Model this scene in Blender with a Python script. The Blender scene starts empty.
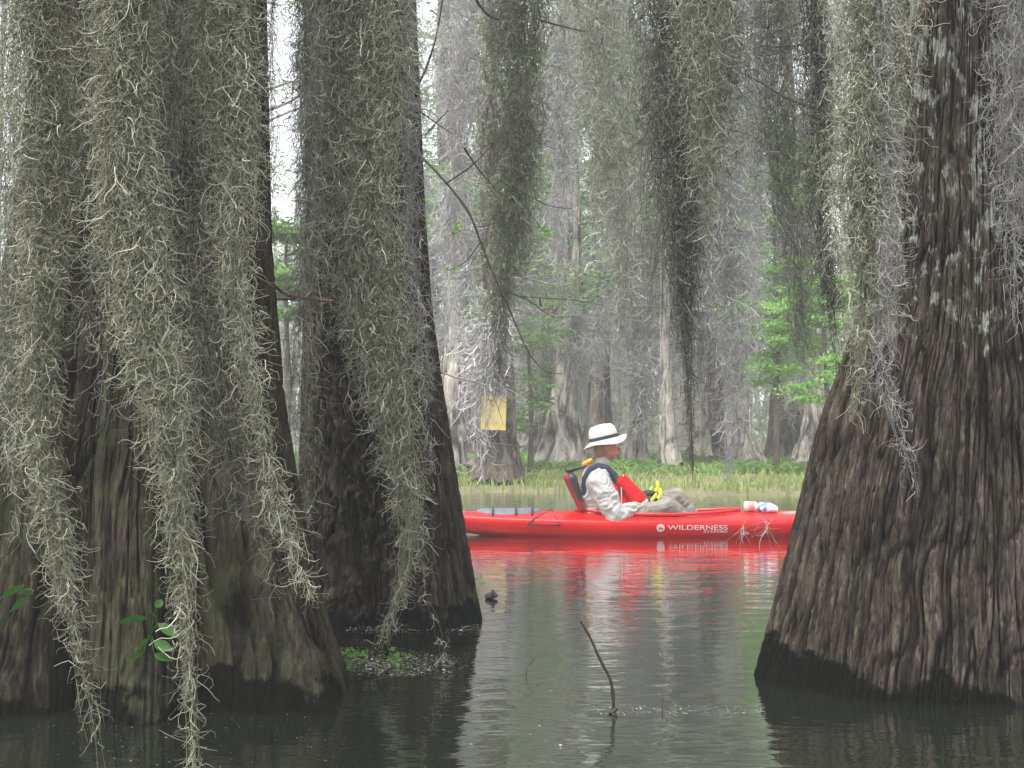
import bpy, bmesh, math, random
import numpy as np
from mathutils import Vector, Matrix

R = math.radians
F = 1400.0; CH = 0.85; HY = 434.0
scene = bpy.context.scene
col = scene.collection
rng = np.random.default_rng(7)
random.seed(7)

def P(px, py, D):
    return np.array([(px-512.0)/F*D, D, CH+(HY-py)/F*D])

# ------------------------------------------------------------------ helpers
def tag(o, label=None, cat=None, group=None, kind=None):
    if label: o['label'] = label
    if cat: o['category'] = cat
    if group: o['group'] = group
    if kind: o['kind'] = kind
    return o

def link(o, parent=None):
    col.objects.link(o)
    if parent is not None: o.parent = parent
    return o

def empty(name, loc=(0, 0, 0)):
    o = bpy.data.objects.new(name, None)
    o.location = loc; o.empty_display_size = .2
    return link(o)

def mesh_np(name, verts, faces, smooth=True, attrs=None, cols=None):
    """faces: (M,k) array, all with k corners"""
    me = bpy.data.meshes.new(name)
    verts = np.asarray(verts, dtype=np.float32).reshape(-1, 3)
    faces = np.asarray(faces, dtype=np.int32)
    M, k = faces.shape
    me.vertices.add(len(verts)); me.vertices.foreach_set('co', verts.ravel())
    me.loops.add(M*k); me.loops.foreach_set('vertex_index', faces.ravel())
    me.polygons.add(M)
    me.polygons.foreach_set('loop_start', np.arange(M, dtype=np.int32)*k)
    if smooth: me.polygons.foreach_set('use_smooth', np.ones(M, dtype=bool))
    if attrs:
        for n, a in attrs.items():
            at = me.attributes.new(n, 'FLOAT', 'POINT')
            at.data.foreach_set('value', np.asarray(a, dtype=np.float32).ravel())
    if cols is not None:
        at = me.attributes.new('col', 'FLOAT_COLOR', 'POINT')
        c = np.ones((len(verts), 4), dtype=np.float32); c[:, :3] = cols
        at.data.foreach_set('color', c.ravel())
    me.update(calc_edges=True)
    return me

def obj(name, me, mat, parent=None, loc=None):
    o = bpy.data.objects.new(name, me)
    if mat is not None and len(me.materials) == 0: me.materials.append(mat)
    if loc is not None: o.location = loc
    return link(o, parent)

def nrm(v):
    return v/np.maximum(np.linalg.norm(v, axis=-1, keepdims=True), 1e-9)

def tubes(pts, rad, sides=3, g=None, taper=True):
    """pts (N,K,3), rad (N,) or (N,K) -> verts, quads"""
    g = g or rng
    N, K, _ = pts.shape
    rad = np.asarray(rad)
    if rad.ndim == 1: rad = np.repeat(rad[:, None], K, 1)
    t = np.gradient(pts, axis=1) if K > 1 else pts
    t = nrm(t)
    ref = nrm(g.normal(size=(N, 1, 3)))
    a = nrm(np.cross(t, ref)); b = np.cross(t, a)
    rr = rad.copy()
    if taper: rr = rr*np.linspace(1, .45, K)[None, :]
    if sides == 2:
        v = np.stack([pts-a*rr[..., None], pts+a*rr[..., None]], 2)
    else:
        ang = np.arange(sides)*2*np.pi/sides
        v = pts[:, :, None, :]+rr[..., None, None]*(np.cos(ang)[None, None, :, None]*a[:, :, None, :]+np.sin(ang)[None, None, :, None]*b[:, :, None, :])
    S = v.shape[2]
    idx = np.arange(N*K*S).reshape(N, K, S)
    if sides == 2:
        q = np.stack([idx[:, :-1, 0], idx[:, :-1, 1], idx[:, 1:, 1], idx[:, 1:, 0]], -1).reshape(-1, 4)
    else:
        nx = np.roll(idx, -1, 2)
        q = np.stack([idx[:, :-1], nx[:, :-1], nx[:, 1:], idx[:, 1:]], -1).reshape(-1, 4)
    return v.reshape(-1, 3), q

def vnoise(u, v, pu, seed):
    """value noise, periodic in u with period pu (int)"""
    g = np.random.default_rng(seed)
    V = 512
    lat = g.random((pu, V))
    u0 = np.floor(u).astype(int); v0 = np.floor(v).astype(int)
    fu = u-u0; fv = v-v0
    fu = fu*fu*(3-2*fu); fv = fv*fv*(3-2*fv)
    a = lat[u0 % pu, v0 % V]; b = lat[(u0+1) % pu, v0 % V]
    c = lat[u0 % pu, (v0+1) % V]; d = lat[(u0+1) % pu, (v0+1) % V]
    return (a*(1-fu)+b*fu)*(1-fv)+(c*(1-fu)+d*fu)*fv

def vedge(u, v, pu, seed, jit=.9):
    """distance to the plate border of a jittered cell pattern, periodic in u"""
    g = np.random.default_rng(seed); Vn = 512
    jx = g.random((pu, Vn)); jy = g.random((pu, Vn))
    u0 = np.floor(u).astype(int); v0 = np.floor(v).astype(int)
    f1 = np.full(u.shape, 9.0); f2 = f1.copy()
    for du in (-1, 0, 1):
        for dv in (-1, 0, 1):
            a = (u0+du) % pu; b = (v0+dv) % Vn
            d = np.hypot(u0+du+.5+(jx[a, b]-.5)*jit-u, v0+dv+.5+(jy[a, b]-.5)*jit-v)
            f2 = np.where(d < f1, f1, np.minimum(f2, d)); f1 = np.minimum(f1, d)
    return f2-f1

def smooth(v, lo, hi):
    t = np.clip((v-lo)/(hi-lo), 0, 1)
    return t*t*(3-2*t)

# ------------------------------------------------------------------ materials
def mat(name):
    m = bpy.data.materials.new(name); m.use_nodes = True
    nt = m.node_tree
    b = nt.nodes['Principled BSDF']
    return m, nt, b
def N(nt, t, **kw):
    n = nt.nodes.new(t)
    for k, v in kw.items():
        if k.startswith('_'): setattr(n, k[1:], v)
        else: n.inputs[k.replace('__', ' ')].default_value = v
    return n
def ramp(nt, stops):
    r = nt.nodes.new('ShaderNodeValToRGB')
    e = r.color_ramp.elements
    e[0].position = stops[0][0]; e[0].color = (*stops[0][1], 1)
    e[1].position = stops[-1][0]; e[1].color = (*stops[-1][1], 1)
    for p, c in stops[1:-1]:
        x = e.new(p); x.color = (*c, 1)
    return r
def mix(nt, fac, a, b, blend='MIX'):
    m = nt.nodes.new('ShaderNodeMix'); m.data_type = 'RGBA'; m.blend_type = blend
    for s, v in ((m.inputs[0], fac), (m.inputs[6], a), (m.inputs[7], b)):
        if isinstance(v, bpy.types.NodeSocket): nt.links.new(v, s)
        elif isinstance(v, (tuple, list)): s.default_value = (*v, 1) if len(v) == 3 else v
        else: s.default_value = v
    return m.outputs[2]
def math_(nt, op, a, b=None):
    m = nt.nodes.new('ShaderNodeMath'); m.operation = op
    for i, v in enumerate((a, b)):
        if v is None: continue
        if isinstance(v, bpy.types.NodeSocket): nt.links.new(v, m.inputs[i])
        else: m.inputs[i].default_value = v
    return m.outputs[0]

def simple(name, c, rough=.6, var=.15, nscale=25, bump=0.0, bscale=80, spec=.5, trans=0):
    m, nt, b = mat(name)
    L = nt.links.new
    tc = N(nt, 'ShaderNodeTexCoord')
    no = N(nt, 'ShaderNodeTexNoise', Scale=nscale, Detail=4.0)
    L(tc.outputs['Object'], no.inputs['Vector'])
    r = ramp(nt, [(.3, tuple(x*(1-var) for x in c)), (.7, tuple(min(1, x*(1+var)) for x in c))])
    L(no.outputs['Fac'], r.inputs[0]); L(r.outputs[0], b.inputs['Base Color'])
    b.inputs['Roughness'].default_value = rough
    b.inputs['Specular IOR Level'].default_value = spec
    if bump:
        n2 = N(nt, 'ShaderNodeTexNoise', Scale=bscale, Detail=3.0); L(tc.outputs['Object'], n2.inputs['Vector'])
        bp = N(nt, 'ShaderNodeBump', Strength=bump, Distance=.01); L(n2.outputs['Fac'], bp.inputs['Height']); L(bp.outputs[0], b.inputs['Normal'])
    return m

def tint_mat(name, c0, c1, rough=.8, transl=.25, c2=None):
    """strands and leaves: colour picked by the per-strand 'tint' attribute"""
    m, nt, b = mat(name); L = nt.links.new
    at = N(nt, 'ShaderNodeAttribute', _attribute_name='tint')
    r = ramp(nt, [(0, c0), (.6, c1), (1, c2 or c1)]); L(at.outputs['Fac'], r.inputs[0])
    L(r.outputs[0], b.inputs['Base Color']); b.inputs['Roughness'].default_value = rough
    b.inputs['Specular IOR Level'].default_value = .2
    if transl:
        out = nt.nodes['Material Output']
        tr = N(nt, 'ShaderNodeBsdfTranslucent'); L(r.outputs[0], tr.inputs[0])
        ms = N(nt, 'ShaderNodeMixShader'); ms.inputs[0].default_value = transl
        L(b.outputs[0], ms.inputs[1]); L(tr.outputs[0], ms.inputs[2]); L(ms.outputs[0], out.inputs[0])
    return m

def bark_mat(name, dark, mid, light, lichen=0.0, lz=(1.1, 1.8), wet=.05, zs=.16, mossy=0.0, fine=1.0, depth=.012):
    m, nt, b = mat(name); L = nt.links.new
    tc = N(nt, 'ShaderNodeTexCoord')
    mp = N(nt, 'ShaderNodeMapping'); mp.inputs['Scale'].default_value = (1, 1, zs); L(tc.outputs['Object'], mp.inputs[0])
    n1 = N(nt, 'ShaderNodeTexNoise', Scale=38.0*fine, Detail=8.0, Roughness=.68, Distortion=.4); L(mp.outputs[0], n1.inputs['Vector'])
    r = ramp(nt, [(.32, dark), (.52, mid), (.72, light)]); L(n1.outputs['Fac'], r.inputs[0])
    # large tone patches
    n2 = N(nt, 'ShaderNodeTexNoise', Scale=3.2, Detail=4.0, Roughness=.6); L(tc.outputs['Object'], n2.inputs['Vector'])
    r2 = ramp(nt, [(.3, (.62, .6, .58)), (.7, (1.25, 1.22, 1.15))]); L(n2.outputs['Fac'], r2.inputs[0])
    c = mix(nt, 1.0, r.outputs[0], r2.outputs[0], 'MULTIPLY')
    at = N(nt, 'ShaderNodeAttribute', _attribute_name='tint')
    # furrow floors darkened: crevice shade painted in along with darker inner bark
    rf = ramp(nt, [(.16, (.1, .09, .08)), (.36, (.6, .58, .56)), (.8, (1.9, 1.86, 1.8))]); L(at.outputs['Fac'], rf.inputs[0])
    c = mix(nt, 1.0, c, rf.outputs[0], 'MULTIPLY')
    sep = N(nt, 'ShaderNodeSeparateXYZ'); L(tc.outputs['Object'], sep.inputs[0])
    if lichen > 0:
        mp2 = N(nt, 'ShaderNodeMapping'); mp2.inputs['Scale'].default_value = (1, 1, .45); L(tc.outputs['Object'], mp2.inputs[0])
        n3 = N(nt, 'ShaderNodeTexNoise', Scale=25.0, Detail=5.0, Roughness=.65); L(mp2.outputs[0], n3.inputs['Vector'])
        zz = N(nt, 'ShaderNodeMapRange'); zz.interpolation_type = 'SMOOTHSTEP'
        zz.inputs[1].default_value = lz[0]; zz.inputs[2].default_value = lz[0]+.35; L(sep.outputs[2], zz.inputs[0])
        s = math_(nt, 'SUBTRACT', math_(nt, 'MULTIPLY', zz.outputs[0], .17), .1)
        s = math_(nt, 'ADD', n3.outputs['Fac'], s)
        r3 = ramp(nt, [(.655-lichen*.06, (0, 0, 0)), (.72-lichen*.06, (1, 1, 1))]); L(s, r3.inputs[0])
        mk = math_(nt, 'MULTIPLY', r3.outputs[0], math_(nt, 'MULTIPLY', math_(nt, 'MINIMUM', at.outputs['Fac'], .5), 1.7))
        c = mix(nt, mk, c, (.26, .275, .24))
    if mossy > 0:
        n4 = N(nt, 'ShaderNodeTexNoise', Scale=5.0, Detail=6.0, Roughness=.7); L(tc.outputs['Object'], n4.inputs['Vector'])
        r4 = ramp(nt, [(.5, (0, 0, 0)), (.62, (1, 1, 1))]); L(n4.outputs['Fac'], r4.inputs[0])
        mk = math_(nt, 'MULTIPLY', r4.outputs[0], mossy)
        c = mix(nt, mk, c, (.055, .065, .03))
    # wet, algae-black band at the waterline
    n5 = N(nt, 'ShaderNodeTexNoise', Scale=3.2, Detail=9.0, Roughness=.62); L(tc.outputs['Object'], n5.inputs['Vector'])
    wz = math_(nt, 'MULTIPLY', math_(nt, 'SUBTRACT', n5.outputs['Fac'], .45), .55)
    wz = math_(nt, 'ADD', wz, wet)
    dz = math_(nt, 'SUBTRACT', sep.outputs[2], wz)
    mr = N(nt, 'ShaderNodeMapRange'); mr.interpolation_type = 'SMOOTHSTEP'
    mr.inputs[1].default_value = -.008; mr.inputs[2].default_value = .02
    mr.inputs[3].default_value = 1; mr.inputs[4].default_value = 0; L(dz, mr.inputs[0])
    c = mix(nt, mr.outputs[0], c, (.004, .0045, .003))
    L(c, b.inputs['Base Color'])
    rr = mix(nt, mr.outputs[0], (.9, .9, .9), (.85, .85, .85)); L(rr, b.inputs['Roughness'])
    b.inputs['Specular IOR Level'].default_value = .08
    bp = N(nt, 'ShaderNodeBump', Strength=.9, Distance=depth); L(n1.outputs['Fac'], bp.inputs['Height']); L(bp.outputs[0], b.inputs['Normal'])
    return m

M = {}
M['moss_near'] = tint_mat('moss_near', (.11, .114, .07), (.33, .34, .24), c2=(.64, .64, .52), transl=.2)
M['moss_mid'] = tint_mat('moss_mid', (.14, .145, .105), (.36, .365, .29), c2=(.66, .66, .58), transl=.2)
M['moss_dark'] = tint_mat('moss_dark', (.05, .053, .038), (.18, .185, .14), c2=(.42, .43, .35), transl=.15)  # darker moss copy, shade of the gaps put into its colour
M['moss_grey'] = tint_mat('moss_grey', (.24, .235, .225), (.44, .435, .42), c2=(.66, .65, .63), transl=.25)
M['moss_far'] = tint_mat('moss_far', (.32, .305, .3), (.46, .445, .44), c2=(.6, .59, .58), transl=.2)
M['leaf_bright'] = tint_mat('leaf_bright', (.13, .26, .05), (.24, .44, .1), c2=(.4, .6, .18), transl=.4, rough=.6)
M['leaf_far'] = tint_mat('leaf_far', (.08, .15, .05), (.16, .27, .09), c2=(.25, .38, .14), transl=.4, rough=.7)
M['grass'] = tint_mat('grass', (.14, .17, .045), (.25, .33, .08), c2=(.4, .38, .2), transl=.3)
M['leaf_low'] = tint_mat('leaf_low', (.1, .17, .04), (.18, .32, .07), c2=(.3, .46, .12), transl=.35)
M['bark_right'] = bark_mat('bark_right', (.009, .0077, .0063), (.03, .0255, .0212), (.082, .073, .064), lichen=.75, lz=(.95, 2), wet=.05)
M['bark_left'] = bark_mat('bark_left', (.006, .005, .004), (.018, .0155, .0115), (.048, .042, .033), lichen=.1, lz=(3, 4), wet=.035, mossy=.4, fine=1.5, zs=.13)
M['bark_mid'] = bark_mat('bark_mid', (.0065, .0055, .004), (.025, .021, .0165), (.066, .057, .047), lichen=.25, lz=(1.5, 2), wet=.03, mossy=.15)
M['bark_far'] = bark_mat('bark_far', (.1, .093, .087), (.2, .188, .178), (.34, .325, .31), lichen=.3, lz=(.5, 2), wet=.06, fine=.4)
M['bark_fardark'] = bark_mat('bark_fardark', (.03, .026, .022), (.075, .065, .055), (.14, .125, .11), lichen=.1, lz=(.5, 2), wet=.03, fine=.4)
M['twig'] = simple('twig', (.045, .035, .028), .8, .4, 60)
M['twig_black'] = simple('twig_black', (.012, .01, .008), .6, .3, 60)  # near-black copy of twig for the curved stem in the water
M['twig_red'] = simple('twig_red', (.09, .045, .032), .8, .3, 40)
M['twig_grey'] = simple('twig_grey', (.22, .2, .17), .8, .3, 40)

# ------------------------------------------------------------------ moss curtains
def curls(start, out, n, L0, L1, K, g, down=.9, spread=.8, curl=(.2, .75)):
    d = nrm(np.stack([out[:, 0]*spread*.8, out[:, 1]*spread, np.full(n, -down)], 1)+g.normal(size=(n, 3))*.5)
    ax = nrm(g.normal(size=(n, 3)))
    th = g.uniform(curl[0], curl[1], n)*np.where(g.random(n) < .5, 1, -1)
    step = (L0+(L1-L0)*g.random(n)**1.3)*1.12/(K-1)
    p = start.copy(); pts = [p.copy()]
    for k in range(K-1):
        # rodrigues
        c = np.cos(th)[:, None]; s = np.sin(th)[:, None]
        d = d*c+np.cross(ax, d)*s+ax*(np.sum(ax*d, 1, keepdims=True))*(1-c)
        kk_ = np.where(g.random((n, 1)) < .22, .62, .17)
        d = nrm(d+g.normal(size=(n, 3))*kk_+np.array([0, 0, -.1]))
        if k % 2 == 1:  # many strands kink once, as the real plant's forks do
            fl = g.random(n) < .4
            ax[fl] = nrm(g.normal(size=(fl.sum(), 3)))
        p = p+d*step[:, None]; pts.append(p.copy())
    return np.stack(pts, 1)

def curtain(guide, ns, n, Lr, rad, K=7, depth=.6, sides=3, seed=1, sig=.03, tint=(0, 1), core=4, spread=.8, endmin=.55, lane=None, fringe=1.0, thread_seg=46, radk=.95, corek=1.0, curlr=(.2, .8), tmin=0.0, down=.9):
    """guide: rows of x,y,z,halfwidth, top to tip. Returns a mesh local to guide[0] and its origin."""
    g = np.random.default_rng(seed); rad = rad*radk
    G = np.array(guide, float); org = G[0, :3].copy()
    s = np.concatenate([[0], np.cumsum(np.linalg.norm(np.diff(G[:, :3], axis=0), axis=1))])
    tt = s/s[-1]; length = s[-1]
    def at(t):
        return np.stack([np.interp(t, tt, G[:, i]) for i in range(4)], -1)
    # streamers
    rad_u = np.sqrt(g.random(ns)); ph = g.random(ns)*2*np.pi
    a = rad_u*np.cos(ph); b = rad_u*np.sin(ph)
    a[:max(1, ns//6)] *= .15; b[:max(1, ns//6)] *= .15
    te = np.clip(1.02-(np.abs(a)**1.2)*(1-endmin)-g.random(ns)*.22*(1-endmin)*2, .2, 1); te[:max(1, ns//6)] = g.uniform(.93, 1, max(1, ns//6)); te[0] = 1
    w1 = g.uniform(2, 6, (ns, 2)); p1 = g.uniform(0, 6.28, (ns, 2)); am = g.uniform(.1, .32, (ns, 2))
    def spos(i, t):
        q = at(t)
        conv = 1
        wx = a[i]*conv+am[i, 0]*np.sin(w1[i, 0]*t*length*2+p1[i, 0])
        wy = b[i]*conv+am[i, 1]*np.sin(w1[i, 1]*t*length*2+p1[i, 1])
        o = q[..., :3].copy()
        o[..., 0] += wx*q[..., 3]; o[..., 1] += wy*q[..., 3]*depth
        return o, q[..., 3]
    # curls: distributed over streamers, weighting wide parts
    wd = at(np.linspace(0, 1, 200))[:, 3]+.002
    cdf = np.cumsum(wd**1.05); cdf /= cdf[-1]
    i = g.integers(0, ns, n*2)
    t = np.interp(g.random(n*2), cdf, np.linspace(0, 1, 200))
    # lumpy density along the streamer
    lump = .45+.5*np.sin(t*length*g.uniform(7, 13, ns)[i]+p1[i, 0])
    t = tmin+(1-tmin)*t
    keep = (t <= te[i]) & (g.random(n*2) < lump+.25)
    i = i[keep][:n]; t = t[keep][:n]; n = len(i)
    sp, hw = spos(i, t)
    tap = np.clip((te[i]-t)/.12, .25, 1)
    sg = np.minimum(sig, hw*.5+.004)*tap
    off = g.normal(size=(n, 3))*sg[:, None]*np.array([1, depth+.3, 1.2])
    start = sp+off
    out = nrm(off+1e-6)
    fr = g.random(n) < .28*fringe
    sprd = np.where(fr, 1.3, .55)[:, None]*spread*np.clip(hw/.045, .45, 1)[:, None]
    L = Lr
    pts = curls(start, out*sprd, n, L[0], L[1], K, g, curl=curlr, down=down)
    loc = g.random(ns)*.35
    tn = np.clip(tint[0]+(tint[1]-tint[0])*(g.random(n)**1.6*.75+loc[i]), 0, 1)
    tf = np.clip(hw/.035, .5, 1)
    r = rad*(.6+1.2*g.random(n)**2.6)
    V, Q = tubes(pts, r, sides, g)
    T = np.repeat(tn, K*(sides if sides > 2 else 2))
    # long threads holding each streamer together
    nt_ = ns*core; KK = thread_seg
    ti = np.repeat(np.arange(ns), core)
    tl = np.linspace(0, 1, KK)[None, :]*te[ti][:, None]
    pos, hw = spos(ti[:, None].repeat(KK, 1), tl)
    ofs = np.cumsum(g.normal(size=(nt_, KK, 3)), 1); ofs -= ofs.mean(1, keepdims=True)
    ofs = ofs/np.maximum(1, np.abs(ofs).max(axis=(1, 2), keepdims=True))
    ofs += g.normal(size=(nt_, KK, 3))*.12
    pos = pos+ofs*np.minimum(sig*1.2, hw*.75+.008)[..., None]
    V2, Q2 = tubes(pos, rad*corek*g.uniform(.6, 1.1, nt_)[:, None]*np.clip(hw/.05, .5, 1), sides, g, taper=False)
    T2 = np.repeat(np.clip(tint[0]+(tint[1]-tint[0])*g.random(nt_)*.3, 0, 1), KK*(sides if sides > 2 else 2))  # inner threads kept dark: streamer interior shade put into the tint
    Q2 = Q2+len(V)
    V = np.concatenate([V, V2])-org; Q = np.concatenate([Q, Q2]); T = np.concatenate([T, T2])
    return mesh_np('spanish_moss', V, Q, attrs={'tint': T}), org

MG = 'spanish moss hanging in the foreground'
def moss(D, rows, label, ns, n, Lr, rad, m='moss_near', top=None, dcurve=None, **kw):
    g = []
    for k, (px, py, hw) in enumerate(rows):
        d = D if dcurve is None else dcurve[k]
        p = P(px, py, d); g.append([*p, hw*.8/F*d])
    if top:   # carry the curtain up to the limb it hangs from, out of frame
        f = g[0]; g.insert(0, [f[0]+top[0], f[1]+top[1], top[2], f[3]*.7])
    me, org = curtain(g, ns, n, Lr, rad, **kw)
    o = obj('spanish_moss', me, M[m], loc=tuple(org))
    tag(o, label, 'spanish moss', MG)
    return o

moss(3.0, [(34, 0, 26), (40, 120, 24), (44, 240, 20), (38, 340, 16), (42, 430, 18), (60, 540, 14), (78, 630, 9), (92, 690, 9), (108, 790, 7)],
     'leftmost long grey-green moss streamer, its thin tip dangling over the dark water', 12, 9500, (.022, .075), .0009, top=(0, 0, 2.35), seed=11, sig=.02, endmin=.6)
moss(2.9, [(120, 0, 34), (116, 120, 30), (122, 220, 32), (138, 300, 34), (163, 390, 26), (174, 460, 18), (184, 550, 12), (186, 610, 8), (190, 660, 7), (199, 790, 7)],
     'broad pale moss curtain ending in a frayed tip beside the leafy plant', 15, 15000, (.022, .08), .0009, top=(0, 0, 2.35), seed=12, sig=.021)
moss(3.05, [(226, 0, 30), (230, 120, 26), (234, 230, 22), (240, 320, 18), (252, 400, 14), (268, 470, 11), (292, 540, 12), (316, 600, 6)],
     'pale moss streamer just left of the bright sky gap, drifting right at its tip', 11, 9500, (.022, .075), .0009, top=(0, 0, 2.4), seed=13, sig=.02)
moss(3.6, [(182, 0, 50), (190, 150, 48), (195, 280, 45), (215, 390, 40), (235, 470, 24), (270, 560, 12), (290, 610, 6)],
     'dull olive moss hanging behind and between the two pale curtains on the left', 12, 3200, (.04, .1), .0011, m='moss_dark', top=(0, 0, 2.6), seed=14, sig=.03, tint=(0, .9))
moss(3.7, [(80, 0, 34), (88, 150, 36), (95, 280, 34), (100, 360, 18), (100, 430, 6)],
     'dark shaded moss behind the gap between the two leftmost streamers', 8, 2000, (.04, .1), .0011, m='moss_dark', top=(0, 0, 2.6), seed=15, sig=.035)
moss(3.4, [(4, 0, 16), (4, 150, 16), (6, 300, 18), (10, 420, 14), (16, 540, 5)],
     'thin wispy moss at the very left edge of the picture', 8, 2600, (.04, .09), .001, m='moss_mid', top=(0, 0, 2.6), seed=16, sig=.03)
moss(5.0, [(358, 0, 66), (362, 100, 66), (362, 200, 58), (374, 290, 46), (388, 360, 38), (398, 430, 28), (408, 500, 20), (408, 550, 13), (398, 600, 9), (382, 640, 9), (370, 668, 10)],
     'big moss curtain draping the middle tree and trailing onto the floating debris', 22, 15500, (.035, .11), .00145, top=(0, 0, 3.1), seed=17, sig=.045, m='moss_near', tint=(.1, 1))
moss(5.1, [(415, 470, 10), (420, 540, 5), (424, 590, 3), (436, 620, 3), (446, 658, 4)],
     'single thin moss thread beside the middle curtain, touching the water', 2, 150, (.03, .08), .0014, seed=18, sig=.012, core=2, spread=.5)
moss(4.8, [(312, 240, 14), (308, 330, 22), (306, 400, 18), (308, 470, 12), (306, 530, 8), (316, 600, 3)],
     'ragged grey moss wisp between the left trunk and the middle trunk', 9, 1500, (.05, .12), .0013, top=(0, 0, 2.9), seed=19, sig=.035, m='moss_mid', tint=(0, .7))
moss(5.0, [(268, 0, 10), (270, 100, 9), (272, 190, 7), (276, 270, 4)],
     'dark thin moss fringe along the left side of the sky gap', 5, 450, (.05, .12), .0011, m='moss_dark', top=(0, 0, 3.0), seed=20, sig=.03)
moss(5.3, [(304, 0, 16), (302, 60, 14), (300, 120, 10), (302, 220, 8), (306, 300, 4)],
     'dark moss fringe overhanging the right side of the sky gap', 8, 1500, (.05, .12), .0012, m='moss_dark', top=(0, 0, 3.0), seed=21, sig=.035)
moss(5.6, [(410, 240, 10), (418, 320, 12), (424, 400, 9), (434, 470, 5)],
     'light moss fringe clinging to the right edge of the middle trunk', 6, 900, (.05, .12), .0014, m='moss_grey', top=(0, 0, 3.0), seed=22, sig=.03, tint=(0, .7))
moss(7.2, [(518, 0, 42), (516, 90, 40), (512, 170, 36), (507, 240, 28), (500, 310, 20), (497, 360, 15), (495, 400, 10)],
     'dense olive moss column hanging straight above the yellow board', 18, 6500, (.05, .14), .0019, m='moss_near', top=(0, 0, 3.7), seed=23, sig=.06, tint=(.1, .85), sides=3)
moss(9.0, [(606, 0, 46), (610, 90, 42), (616, 170, 36), (624, 240, 24), (624, 300, 9), (618, 345, 4)],
     'blurred grey moss column behind, ending above the white hat', 17, 6400, (.07, .18), .0024, m='moss_mid', top=(0, 0, 4.4), seed=24, sig=.08, tint=(.2, .9), sides=2)
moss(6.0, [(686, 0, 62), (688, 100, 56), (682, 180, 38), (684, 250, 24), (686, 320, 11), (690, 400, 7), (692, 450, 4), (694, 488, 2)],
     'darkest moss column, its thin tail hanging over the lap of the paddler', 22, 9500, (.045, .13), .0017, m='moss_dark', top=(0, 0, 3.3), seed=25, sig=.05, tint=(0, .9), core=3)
moss(5.6, [(708, 0, 34), (708, 80, 30), (708, 150, 22), (708, 210, 10), (712, 260, 4)],
     'lighter green moss strands over the top of the darkest column', 10, 2200, (.06, .14), .0016, m='moss_near', top=(0, 0, 3.2), seed=26, sig=.045, tint=(.2, 1), spread=1.0)
moss(10.5, [(722, 0, 40), (722, 120, 40), (720, 220, 38), (726, 300, 34), (732, 370, 24), (728, 430, 14), (724, 490, 4)],
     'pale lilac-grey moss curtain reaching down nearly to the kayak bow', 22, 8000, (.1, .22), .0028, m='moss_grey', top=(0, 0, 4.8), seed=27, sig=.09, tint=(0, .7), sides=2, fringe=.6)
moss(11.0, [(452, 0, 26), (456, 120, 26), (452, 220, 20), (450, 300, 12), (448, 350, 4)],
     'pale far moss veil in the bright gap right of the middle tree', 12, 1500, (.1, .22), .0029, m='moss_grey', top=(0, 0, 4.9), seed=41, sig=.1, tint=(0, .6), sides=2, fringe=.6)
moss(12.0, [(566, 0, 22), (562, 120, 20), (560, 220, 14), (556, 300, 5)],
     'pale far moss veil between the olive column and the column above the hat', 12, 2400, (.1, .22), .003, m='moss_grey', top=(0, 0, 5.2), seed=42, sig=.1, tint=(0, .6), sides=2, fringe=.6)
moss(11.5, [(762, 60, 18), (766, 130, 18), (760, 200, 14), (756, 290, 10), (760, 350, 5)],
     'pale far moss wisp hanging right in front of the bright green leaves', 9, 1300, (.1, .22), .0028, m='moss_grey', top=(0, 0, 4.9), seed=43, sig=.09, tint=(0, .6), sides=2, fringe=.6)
moss(8.0, [(640, 0, 20), (648, 120, 20), (655, 220, 14), (650, 300, 8), (648, 380, 4)],
     'thin see-through moss veil just left of the darkest column', 9, 1500, (.08, .18), .002, m='moss_mid', top=(0, 0, 4.0), seed=28, sig=.07, tint=(0, .7), sides=2)
moss(6.8, [(780, 20, 38), (786, 120, 38), (794, 220, 28), (800, 300, 22), (806, 370, 8)],
     'loose thin moss veil in front of the green leaves beside the right tree', 17, 4600, (.06, .15), .0017, m='moss_mid', top=(0, 0, 3.6), seed=29, sig=.07, tint=(0, .8))
moss(5.4, [(820, 0, 17), (824, 120, 16), (822, 210, 14), (832, 290, 11), (838, 350, 8), (838, 410, 3)],
     'dark narrow moss column between the veil and the grey curtain on the right', 11, 3000, (.04, .12), .0015, m='moss_dark', top=(0, 0, 3.0), seed=30, sig=.035, tint=(0, .8))
moss(3.9, [(878, 0, 44), (876, 90, 44), (870, 170, 40), (868, 240, 30), (870, 310, 24), (860, 370, 14), (852, 420, 8)],
     'thick pale grey moss curtain against the left side of the right tree', 20, 12000, (.028, .085), .00115, top=(0, 0, 2.6), seed=31, sig=.035, m='moss_near', tint=(.15, 1))
moss(3.85, [(892, 250, 10), (888, 320, 13), (886, 380, 13), (900, 430, 8), (913, 492, 4)],
     'ash-grey moss tail with curled wisps, lowest point on the right trunk', 7, 1500, (.035, .08), .00115, top=(-.03, 0, 2.5), seed=32, sig=.026, m='moss_grey', tint=(.1, .9))
moss(4.0, [(1014, 0, 22), (1012, 100, 26), (1012, 190, 20), (1016, 270, 12), (1020, 330, 4)],
     'thin grey moss film on the bark at the upper right edge', 9, 1500, (.04, .1), .0012, top=(0, 0, 2.6), seed=33, sig=.045, m='moss_grey', tint=(0, .5))
moss(5.0, [(746, 430, 3), (744, 500, 2), (743, 524, 3), (744, 534, 3)],
     'bare dead moss sprig dangling before the kayak hull', 1, 15, (.04, .1), .0012, seed=34, sig=.006, core=1, spread=2.4, curlr=(.02, .14), tmin=.985, endmin=1, corek=.3, down=.1, m='moss_grey', top=(0, 0, 2.9))

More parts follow.
